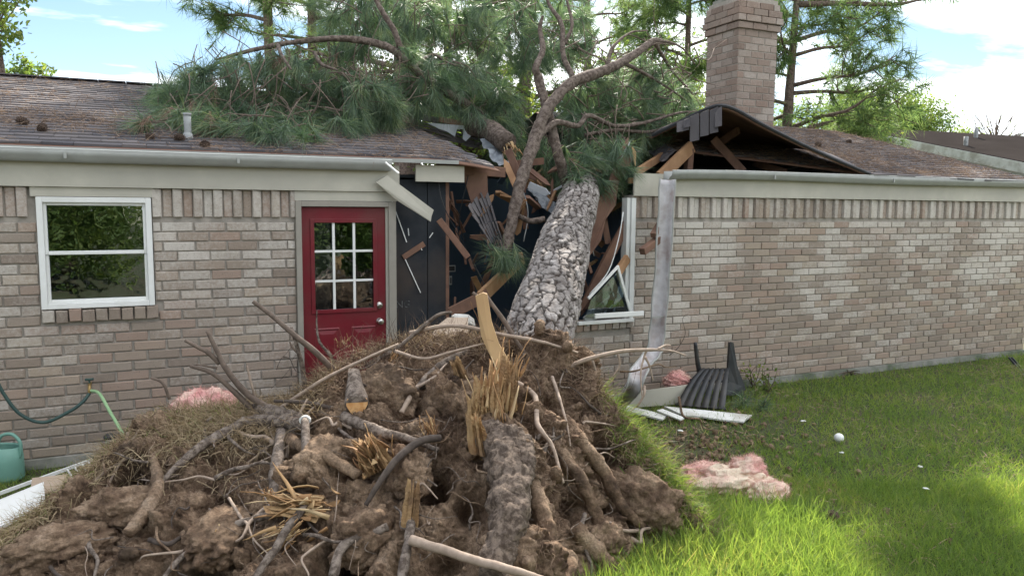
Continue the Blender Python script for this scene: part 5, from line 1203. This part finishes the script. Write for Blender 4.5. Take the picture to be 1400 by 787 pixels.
# the wood beyond: one far mass
# ================================================================== neighbour house on the right
nb_ = empty('neighbour_house', atB(1330, 290, 24)*np.array([1, 1, 0]), 'neighbour house roof with white edge board, far right behind the long wall', 'house')
E0, E1 = atB(1200, 182, 25), atB(1425, 226, 19.5); T0, T1 = atB(1198, 175, 26), atB(1430, 188, 24)
v, f = prism([E0, E1, T1, T0], .05, (0, 0, -1)); obj('roof', v, f, M['dark_shingle'], nb_)
m = MB(); dn = np.array([0, 0, -.16]); v, f = prism([E0-[0, 0, .03], E1-[0, 0, .03], E1-[0, 0, .30], E0-[0, 0, .26]], .04, (0, 1, 0)); obj('edge_board', v-FH*.05, f, M['whiteboard'], nb_)
v, f = prism([E0-[0, 0, .2]+FH*.4, E1-[0, 0, .2]+FH*.4, np.array([*(E1+FH*.4)[:2], 0]), np.array([*(E0+FH*.4)[:2], 0])], .2, FH); obj('wall', v, f, M['siding'], nb_)
for (x, y, b) in ((1320, 202, 22.5), (1334, 190, 24)):
    p = atB(x, y, b); tubeobj('vent_pipe', [p-[0, 0, .15], p+[0, 0, .32]], .06, M['pipe'], nb_, 10, n=4)
# ================================================================== wreckage and things on the ground
def torn_channel(name, P, w, dp, mat, n=60):
    """open gutter channel swept along a path, mouth towards the lawn"""
    S = smoothpath(P, n); T = np.gradient(S, axis=0); T /= np.linalg.norm(T, axis=1)[:, None]
    prof = np.array([(-.56, 1.0), (-.5, 1.02), (-.47, .05), (-.1, 0), (.28, 0.02), (.36, .35), (.44, .55), (.5, 1.0), (.57, .98)])
    G = np.zeros((n, len(prof), 3))
    for i in range(n):
        s = nrm(RH-T[i]*(RH@T[i])); o = nrm(np.cross(T[i], s)); o = o*(1 if o@(-FH) > 0 else -1)
        k = 1+.06*math.sin(i*.8); G[i] = S[i]+s*(prof[:, :1]*w*k)+o*(prof[:, 1:]*dp/k)
    v, f = grid(G); ob = obj(name, v, f, mat, None); sm = ob.modifiers.new('thickness', 'SOLIDIFY'); sm.thickness = .004
    for k in (0, len(prof)-1): v, f = tube(G[:, k], .010, 6, n=n); obj('lip', v, f, M['gutter'], ob, True)
    k = 5; v, f = slab(np.stack([G[:, 4]+[0, -.004, 0], G[:, 6]+[0, -.004, 0]], 1), .003, (0, -1, 0)); obj('fold', v, f, M['gutter'], ob)
    return ob
ch = torn_channel('torn_gutter', [atY(911, 246, 6.60), atY(908, 300, 6.57), atY(903, 380, 6.55), atY(898, 440, 6.52), atY(895, 470, 6.49), atY(893, 486, 6.44), atY(884, 500, 6.30), atY(866, 523, 6.06), atZ(838, 553, .06)], .135, .07, M['gutter_in'])
tag(ch, 'bent gutter torn loose, hanging from the eave to the ground before the right wall', 'gutter')
m = MB(); c = atY(900, 433, 6.46); m.box(c, (.16, .012, .012)); o = m.build('strap', M['gutter'], ch)
def thing_board(name, pts, t, mat, label, cat, axis=(0, 0, 1), group=None):
    v, f = prism(pts, t, axis); o = obj(name, v, f, M[mat]); return tag(o, label, cat, group)
def gz(x, y, z=.02): return atZ(x, y, z)
thing_board('white_board', [gz(908, 557, .05), gz(960, 562, .045), gz(1028, 569, .03), gz(1022, 573, .03), gz(1016, 578, .02), gz(985, 575, .02), gz(960, 571, .03), gz(934, 569, .04)], .016, 'whiteboard', 'long white board flat on the grass in front of the tipped chair', 'board')
thing_board('white_board', [gz(858, 556, .04), gz(912, 569, .03), gz(906, 575, .02), gz(848, 561, .04)], .016, 'whiteboard', 'short grey white board left of the long one', 'board')
thing_board('white_board', [gz(906, 560, .06), gz(936, 572, .05), gz(930, 575, .045), gz(898, 562, .06)], .012, 'whiteboard', 'broken white piece jammed between the two white boards', 'board')
p0, p1 = gz(828, 560), gz(944, 551)
thing_board('trim_panel', [p0, p1, p1+[0, 0, .20], p0+[0, 0, .145], ], .018, 'trim', 'beige trim panel standing on edge against the foot of the wall', 'panel', (0, 1, 0))
# ---- shards of lath, stud and plasterboard packed round the trunk
rs = np.random.default_rng(61)
for k, (x, y) in enumerate(fill([(700, 215), (770, 225), (800, 225), (860, 205), (862, 300), (840, 345), (800, 420), (786, 420), (815, 300), (800, 262), (770, 268), (735, 300), (705, 300)], 70, 7)):
    Y = rs.uniform(6.95, 8.0); p = atY(x, y, Y); d = nrm(rs.normal(0, 1, 3)*[.7, .5, 1]); L = rs.uniform(.12, .5); w_ = rs.uniform(.02, .085); n_ = nrm(np.cross(d, rs.normal(0, 1, 3)))
    P = [p-d*L/2-n_*w_/2, p-d*L/2+n_*w_/2, p+d*L*rs.uniform(.2, .5)+n_*w_/2, p+d*L*rs.uniform(.5, .7), p+d*L*rs.uniform(.25, .5)-n_*w_/2]
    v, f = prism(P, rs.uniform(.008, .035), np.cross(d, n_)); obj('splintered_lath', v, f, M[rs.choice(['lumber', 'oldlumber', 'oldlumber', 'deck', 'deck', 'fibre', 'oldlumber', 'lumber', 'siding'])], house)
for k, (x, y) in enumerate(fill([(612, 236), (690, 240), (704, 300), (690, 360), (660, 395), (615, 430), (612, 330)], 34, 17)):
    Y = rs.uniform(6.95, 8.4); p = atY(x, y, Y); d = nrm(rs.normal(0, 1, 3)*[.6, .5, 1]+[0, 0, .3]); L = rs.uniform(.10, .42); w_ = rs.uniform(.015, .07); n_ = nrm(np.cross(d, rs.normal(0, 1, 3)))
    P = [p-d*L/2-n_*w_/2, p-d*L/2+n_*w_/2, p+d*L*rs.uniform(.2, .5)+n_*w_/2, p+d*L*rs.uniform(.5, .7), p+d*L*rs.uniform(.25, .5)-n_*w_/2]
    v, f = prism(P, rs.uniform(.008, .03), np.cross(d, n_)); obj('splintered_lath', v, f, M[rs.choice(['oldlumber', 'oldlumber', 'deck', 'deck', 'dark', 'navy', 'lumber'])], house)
for k, P in enumerate([[(712, 250, 7.3), (722, 290, 7.1), (716, 330, 7.0)], [(598, 232, 6.85), (606, 280, 6.8), (640, 345, 6.9), (668, 400, 6.8)], [(820, 250, 7.2), (806, 300, 7.0), (812, 350, 6.9)], [(640, 240, 6.9), (628, 300, 6.95), (636, 330, 7.0)]]):
    tubeobj('loose_cable', [atY(*q) for q in P], .005, M['blackplastic' if k % 2 else 'plate'], house, 5)
# ---- timbers
def timber(p, q, w, t, mat, label, wd=(0, 0, 1)):
    m = MB(); m.board(p, q, w, t, wd); o = m.build('broken_timber', M[mat]); bv = o.modifiers.new('edge', 'BEVEL'); bv.width = .004; return tag(o, label, 'timber', 'loose broken timbers')
timber(atY(656, 408, 6.5), atY(714, 352, 6.9), .13, .04, 'lumber', 'brown plank leaning up against the left side of the fallen trunk')
timber(atY(616, 428, 6.6), atY(668, 402, 6.5), .11, .04, 'oldlumber', 'dark plank low in the room left of the trunk')
timber(atY(878, 344, 6.5), atY(903, 325, 6.62), .07, .07, 'oldlumber', 'short brown wood block stuck behind the hanging gutter')
timber(atY(893, 322, 6.56), atY(906, 300, 6.7), .06, .06, 'deck', 'small reddish wood end above the block behind the hanging gutter')
timber(atY(600, 300, 6.78), atY(640, 352, 6.7), .06, .03, 'oldlumber', 'split dark lath hanging in the opening right of the black sheathing')
timber(atY(845, 372, 6.75), atY(858, 352, 6.8), .09, .05, 'lumber', 'stub of brown wood on top of the broken white sash')
timber(atY(800, 440, 6.75), atY(862, 388, 6.95), .11, .03, 'plate', 'grey board lying slantwise behind the broken sash')
# tan panel behind the crest of the root plate
pp = [atB(590, 462, 5.9), atB(640, 462, 5.9), atB(640, 437, 6.2), atB(612, 437, 6.2), atB(598, 448, 6.1)]
thing_board('ceiling_panel', pp, .02, 'cardboard', 'tan torn panel lying behind the top of the root plate', 'panel')
thing_board('ceiling_panel', [atB(617, 434, 6.3), atB(650, 447, 6.2), atB(648, 438, 6.4), atB(640, 432, 6.5), atB(622, 431, 6.5)], .015, 'whiteboard', 'white torn panel piece between tan panel and trunk', 'panel')
# ---- insulation
def insul(c, size, label, seed, mats=('pink',), rot=0):
    """crumpled batt: folded sheets of fluff"""
    v, f = ico(5); k = 1+.35*fbm(v*1.5+seed*7.7, 3, seed)+.30*ridged(v*1.9+seed, 3, seed+5)+.10*ridged(v*5+seed, 3, seed+6)+.05*fbm(v*14, 3, seed)
    V = v*k[:, None]*np.asarray(size); V[:, 2] = np.where(V[:, 2] < 0, V[:, 2]*.5, V[:, 2]); ca, sa = math.cos(rot), math.sin(rot)
    V = V@np.array([[ca, sa, 0], [-sa, ca, 0], [0, 0, 1]])+np.asarray(c)
    o = obj('insulation', V, f, M[mats[0]], None, True); r = np.random.default_rng(seed); q = V[r.integers(len(V), size=2600)]; dd = q-np.asarray(c)+r.normal(0, .06, (2600, 3))
    tag(obj('fibres', *ribbons(q, dd, r.uniform(.015, .05, 2600), r.uniform(.002, .004, 2600), 3, 1.2, .3, seed), M['fluff'], o), kind='stuff'); return tag(o, label, 'insulation', 'torn insulation tufts')
insul(atZ(1000, 662, .03), (.26, .15, .11), 'largest pink and cream insulation heap on the lawn beside the root plate', 1, ('cream_fluff',), -.4)
insul(atZ(1020, 645, .10), (.14, .10, .10), 'pink lump on top of the cream insulation heap on the lawn', 2, ('pink',))
insul(atZ(1050, 676, .03), (.13, .10, .08), 'small pink insulation tuft at the right end of the heap', 3, ('cream_fluff',))
insul(atZ(960, 650, .03), (.15, .12, .08), 'flat cream insulation scrap left of the heap by the turf', 6, ('cream_fluff',))
insul(atY(925, 521, 6.55), (.13, .10, .09), 'pink insulation tuft at the foot of the wall beside the hanging gutter', 4)
insul(atB(283, 562, 5.35), (.20, .14, .13), 'pink insulation behind the thick root below the window', 5)
# ---- tipped black plastic chair: slatted back lies towards the lawn, legs in the air
cb = atZ(955, 556, .0); chair = empty('plastic_chair', cb, 'black plastic garden chair tipped on its back before the right wall', 'chair')
TL, TRr, BR, BL = atY(958, 503, 6.50), atY(997, 503, 6.38), atZ(991, 559, .05), atZ(923, 553, .05)
def q2(s, t): return (TL*(1-s)+TRr*s)*(1-t)+(BL*(1-s)+BR*s)*t
ns = 6
for k in range(ns):
    s0, s1 = k/ns+.012, (k+1)/ns-.012; G = np.zeros((10, 3, 3))
    for i, t in enumerate(np.linspace(0, 1, 10)):
        bow = np.array([0, -.01, .05*math.sin(math.pi*t)])
        for j, s in enumerate((s0, (s0+s1)/2, s1)): G[i, j] = q2(s, t)+bow+np.array([0, 0, .006 if j == 1 else 0])
    v, f = slab(G, .012); obj('back_slat', v, f, M['blackplastic'], chair, False)
for t in (.02, .42, .97):
    m = MB(); m.tube([q2(s, t)+np.array([0, 0, .05*math.sin(math.pi*t)-.014]) for s in np.linspace(-.02, 1.02, 5)], .014, 6); m.build('back_rail', M['blackplastic'], chair, True)
tubeobj('leg', [atY(956, 508, 6.52), atY(953, 490, 6.5), atY(950.5, 468, 6.5)], [.028, .024, .020], M['blackplastic'], chair, 8)
v, f = prism([atY(998, 468, 6.42), atY(1003, 468, 6.42), atY(1008, 500, 6.42), atY(1020, 532, 6.42), atY(1012, 538, 6.40), atY(996, 520, 6.40), atY(996, 498, 6.42)], .05, (0.3, .95, 0)); obj('leg', v, f, M['blackplastic'], chair)
v, f = prism([atY(994, 520, 6.36), atY(1016, 528, 6.40), atY(1018, 540, 6.40), atY(992, 540, 6.32)], .05, (0, 1, 0)); obj('seat', v, f, M['blackplastic'], chair)
# ---- watering can
wc = atZ(9, 655); can = empty('watering_can', wc, 'pale green plastic watering can on the grass under the window', 'watering can')
mb = MB(); n = 28; V = []; prof = [(.0, .0), (.098, 0), (.105, .02), (.103, .14), (.098, .255), (.088, .258), (.090, .24), (.085, .05), (0, .05)]
for (rad, z) in prof:
    for i in range(n): V.append(wc+np.array([rad*1.15*math.cos(i*2*math.pi/n), rad*math.sin(i*2*math.pi/n), z-.012*math.cos(i*2*math.pi/n)*(z > .2)]))
mb.add(V, [(k*n+i, k*n+(i+1) % n, k*n+n+(i+1) % n, k*n+n+i) for k in range(len(prof)-1) for i in range(n)]); mb.build('body', M['can'], can, True)
hx = RH; up = np.array([0, 0, 1.0])
tubeobj('handle', [wc-hx*.06+up*.24, wc-hx*.02+up*.33, wc+hx*.06+up*.345, wc+hx*.115+up*.29, wc+hx*.118+up*.22, wc+hx*.108+up*.17], .0125, M['can'], can, 10, n=40)
tubeobj('spout', [wc-hx*.10+up*.06, wc-hx*.20+up*.16, wc-hx*.32+up*.30], [.03, .022, .018], M['can'], can, 12, n=16)
# ---- tap and hoses
tp_ = atY(123, 528, YW-.03); tap = empty('garden_tap', tp_, 'brass garden tap low on the wall under the window', 'tap')
m = MB(); m.tube([tp_+[0, .05, .02], tp_+[0, -.02, .02], tp_+[0, -.055, -.005], tp_+[0, -.06, -.04]], .013, 10, n=16); m.build('spout', nmat('brass', (.35, .24, .10), (.28, .19, .08), 30, .45, 0, metal=.8), tap, True)
m = MB(); m.tube([tp_+[0, -.02, .02], tp_+[0, -.025, .06]], .007, 8); m.tube([tp_+[-.03, -.025, .062], tp_+[.03, -.025, .062]], .010, 8, n=3); m.build('handle', M['hose_dark'], tap, True)
h1 = tubeobj('garden_hose', [tp_+[0, -.06, -.04], tp_+[-.05, -.09, -.10], atY(95, 562, 6.66), atY(60, 577, 6.66), atY(28, 566, 6.66), atY(5, 538, 6.66), atY(-20, 495, 6.66), atY(-60, 470, 6.66)], .013, M['hose_dark'], None, 10, n=70); tag(h1, 'dark green hose looping from the tap to the left edge', 'hose', 'hoses on the tap')
h2 = tubeobj('garden_hose', [tp_+[.01, -.06, -.02], atY(136, 538, 6.62), atY(150, 562, 6.5), atY(166, 590, 6.3), atY(180, 625, 6.1)], .012, M['hose_light'], None, 10, n=50); tag(h2, 'light green hose running from the tap down behind the root plate', 'hose', 'hoses on the tap')
# ---- small solar path light
sp = atZ(152, 622, 0); sp = atY(152, 622, 6.3); sp[2] = 0; lt = empty('path_light', sp, 'small black solar path light between wall and root plate', 'path light')
zt_ = atY(152, 596, 6.3)[2]; tubeobj('stake', [sp, sp+[0, 0, zt_-.03]], .010, M['blackplastic'], lt, 8, n=3); m = MB(); m.tube([sp+[0, 0, zt_-.05], sp+[0, 0, zt_-.01]], [.028, .034], 14, n=3); m.build('lens', M['plate'], lt, True); m = MB(); m.tube([sp+[0, 0, zt_-.012], sp+[0, 0, zt_+.006], sp+[0, 0, zt_+.022]], [.045, .046, .022], 16, n=5); m.build('cap', M['blackplastic'], lt, True)
# ---- boards at the left edge
thing_board('white_sheet', [gz(-30, 735, .06), gz(8, 720, .06), gz(62, 690, .16), gz(60, 662, .18), gz(0, 686, .08), gz(-30, 700, .06)], .02, 'white', 'bluish white flat panel at the lower left edge', 'panel')
thing_board('tan_panel', [gz(40, 684, .10), gz(84, 668, .14), gz(92, 650, .16), gz(44, 655, .12)], .012, 'cardboard', 'tan cardboard piece leaning behind the white panel', 'panel')
s0, s1 = gz(-6, 676, .05), gz(126, 628, .14); st = empty('white_trellis_strip', s0, 'narrow white toothed plastic strip lying on the left debris', 'strip')
m = MB(); m.board(s0, s1, .022, .018); m.build('rail', M['white'], st)
for t in (.72, .80, .88, .95): q_ = s0+(s1-s0)*t; m = MB(); m.board(q_, q_+RH*.07-FH*.05+np.array([0, 0, -.05]), .010, .010); m.build('tooth', M['white'], st)
# ---- litter on the lawn
def scrap(x, y, s, label, seed, mat='whiteboard', z=.05):
    v, f = lump(atZ(x, y, z), (s*.5, s*.34, s*.10), 3, .9, 1.4, seed, rot=seed); return tag(obj('paper_scrap', v, f, M[mat]), label, 'scrap', 'white scraps on the lawn')
v, f = ico(3); v = v*np.array([.042, .042, .040]); bl = obj('white_ball', v+atZ(1147, 598, .045), f, M['white'], None, True); tag(bl, 'small round white ball on the lawn, the brightest spot there', 'ball')
for k, (x, y, s, lb) in enumerate([(1151, 618, .035, 'white scrap just below the white ball'), (1258, 637, .04, 'bluish white scrap right of the ball on the open lawn'), (1265, 667, .035, 'thin white scrap nearest to the sunlit corner'), (1098, 575, .045, 'pale scrap left of and above the ball'), (1060, 665, .04, 'grey scrap at the right tip of the insulation'), (930, 588, .04, 'white lump by the end of the short board'), (880, 600, .03, 'white crumb on the bare soil behind the turf')]): scrap(x, y, s, lb, k)
# ---- plants at the foot of the wall
def sprig(p, label, seed, n=60, L=.22):
    t = empty('pine_sprig', p, label, 'sprig'); tubeobj('stem', [p, p+np.array([.02, -.02, .10])], .008, M['twig'], t, 6)
    v, f = tufts([p+np.array([.0, -.01, .08]), p+np.array([.03, -.03, .06]), p+np.array([-.05, -.03, .04])], np.array([[0, -.2, 1.0], [.6, -.3, .5], [-.7, -.2, .4]]), n, L, .006, seed, .8, .5, 2); tag(obj('needles', v, f, M['needle'], t), kind='stuff')
sprig(atZ(1014, 556), 'green pine sprig on the grass right of the tipped chair', 1); sprig(atZ(1042, 560), 'second smaller pine sprig just right of the first', 2, 40, .17)
def weed(x, y, label, seed, n=60):
    p = atZ(x, y); r = np.random.default_rng(seed); t = empty('weed', p, label, 'plant'); m = MB(); Q = []
    for k in range(7):
        e1 = p+np.array([r.normal(0, .10), r.normal(0, .05), r.uniform(.12, .30)]); m.tube([p, (p+e1)/2+r.normal(0, .02, 3), e1], [.006, .005, .003], 5, n=5)
        for j in range(n//7): Q.append(p+(e1-p)*r.uniform(.35, 1.05)+r.normal(0, .022, 3))
    m.build('stems', M['twig'], t, True); Q = np.array(Q); k = len(Q); u = r.normal(0, 1, (k, 3)); u /= np.linalg.norm(u, axis=1)[:, None]; w = np.cross(u, r.normal(0, 1, (k, 3))); w /= np.linalg.norm(w, axis=1)[:, None]; s = r.uniform(.02, .05, k)[:, None]
    V = np.stack([Q-u*s*.5, Q+w*s*.35, Q+u*s*.6, Q-w*s*.35], 1).reshape(-1, 3); tag(obj('leaves', V, np.arange(4*k).reshape(-1, 4), M['leaf'], t), kind='stuff')
weed(1048, 538, 'straggly weed with pale leaves growing against the right wall', 1, 90); weed(1030, 530, 'small dark green plant between weed and chair', 2, 60); weed(545, 470, 'tuft of green weed on the crest before the door frame', 3, 20)
m = MB(); p = atZ(1160, 509, .03); 
for k in range(16): d = nrm(rg.normal(0, 1, 3)*[1, .6, .5]); m.tube([p, p+d*.08, p+d*.17+[0, 0, -.02]], [.010, .008, .003], 5, n=4)
tag(m.build('dead_branch', M['twig']), 'brown dead twig cluster at the foot of the long wall', 'twig')
# folded black stand at the right edge
b0 = atZ(1404, 520, .0); fs = empty('metal_stand', b0, 'black metal legs poking in at the right edge of the lawn', 'stand')
for k in (0, 1): tubeobj('leg', [atY(1379+k*4, 488, 6.35), atY(1392+k*4, 503, 6.2), atZ(1412+k*6, 528, .02)], .014, M['blackplastic'], fs, 8)
# ================================================================== yard behind the viewer (seen only mirrored in the panes)
for k, (a, b, z, rx, hz_, lb) in enumerate([(-6.5, -7, 2.6, 2.6, 3.0, 'leafy yard shrub mirrored at the left of the window'), (-2.0, -8.5, 2.3, 2.2, 2.6, 'leafy yard shrub mirrored in the window'), (2.6, -6.5, 1.8, 1.5, 2.0, 'leafy yard shrub mirrored in the left door panes'), (5.4, -6.0, 1.9, 1.6, 2.1, 'leafy yard shrub mirrored in the right door panes'), (10, -9, 2.6, 2.6, 3.2, 'leafy yard shrub far right of the door mirror image')]):
    r = np.random.default_rng(50+k); t = empty('yard_shrub', np.array([a, b, 0.0]), lb, 'shrub', 'shrubs of the yard behind the viewer'); cc = np.array([a, b, z])
    tubeobj('trunk', [np.array([a, b, 0.0]), np.array([a+.1, b, z*.5]), cc], [.18, .14, .08], M['farbark'], t, 10)
    n_ = 9000; d = r.normal(0, 1, (n_, 3)); d /= np.linalg.norm(d, axis=1)[:, None]; q = cc+d*(r.uniform(.35, 1.05, n_)*(1+.3*fbm(d*2.5, 2, k)))[:, None]*np.array([rx, rx, hz_]); q = q[q[:, 2] > .05]; n_ = len(q); d = d[:n_]; u = r.normal(0, 1, (n_, 3)); u /= np.linalg.norm(u, axis=1)[:, None]; w = np.cross(u, d); w /= np.linalg.norm(w, axis=1)[:, None]+1e-6; s = r.uniform(.10, .26, n_)[:, None]
    V = np.stack([q-u*s*.5, q+w*s*.35, q+u*s*.6, q-w*s*.35], 1).reshape(-1, 3); tag(obj('crown', V, np.arange(4*n_).reshape(-1, 4), M['leaf'], t), kind='stuff')
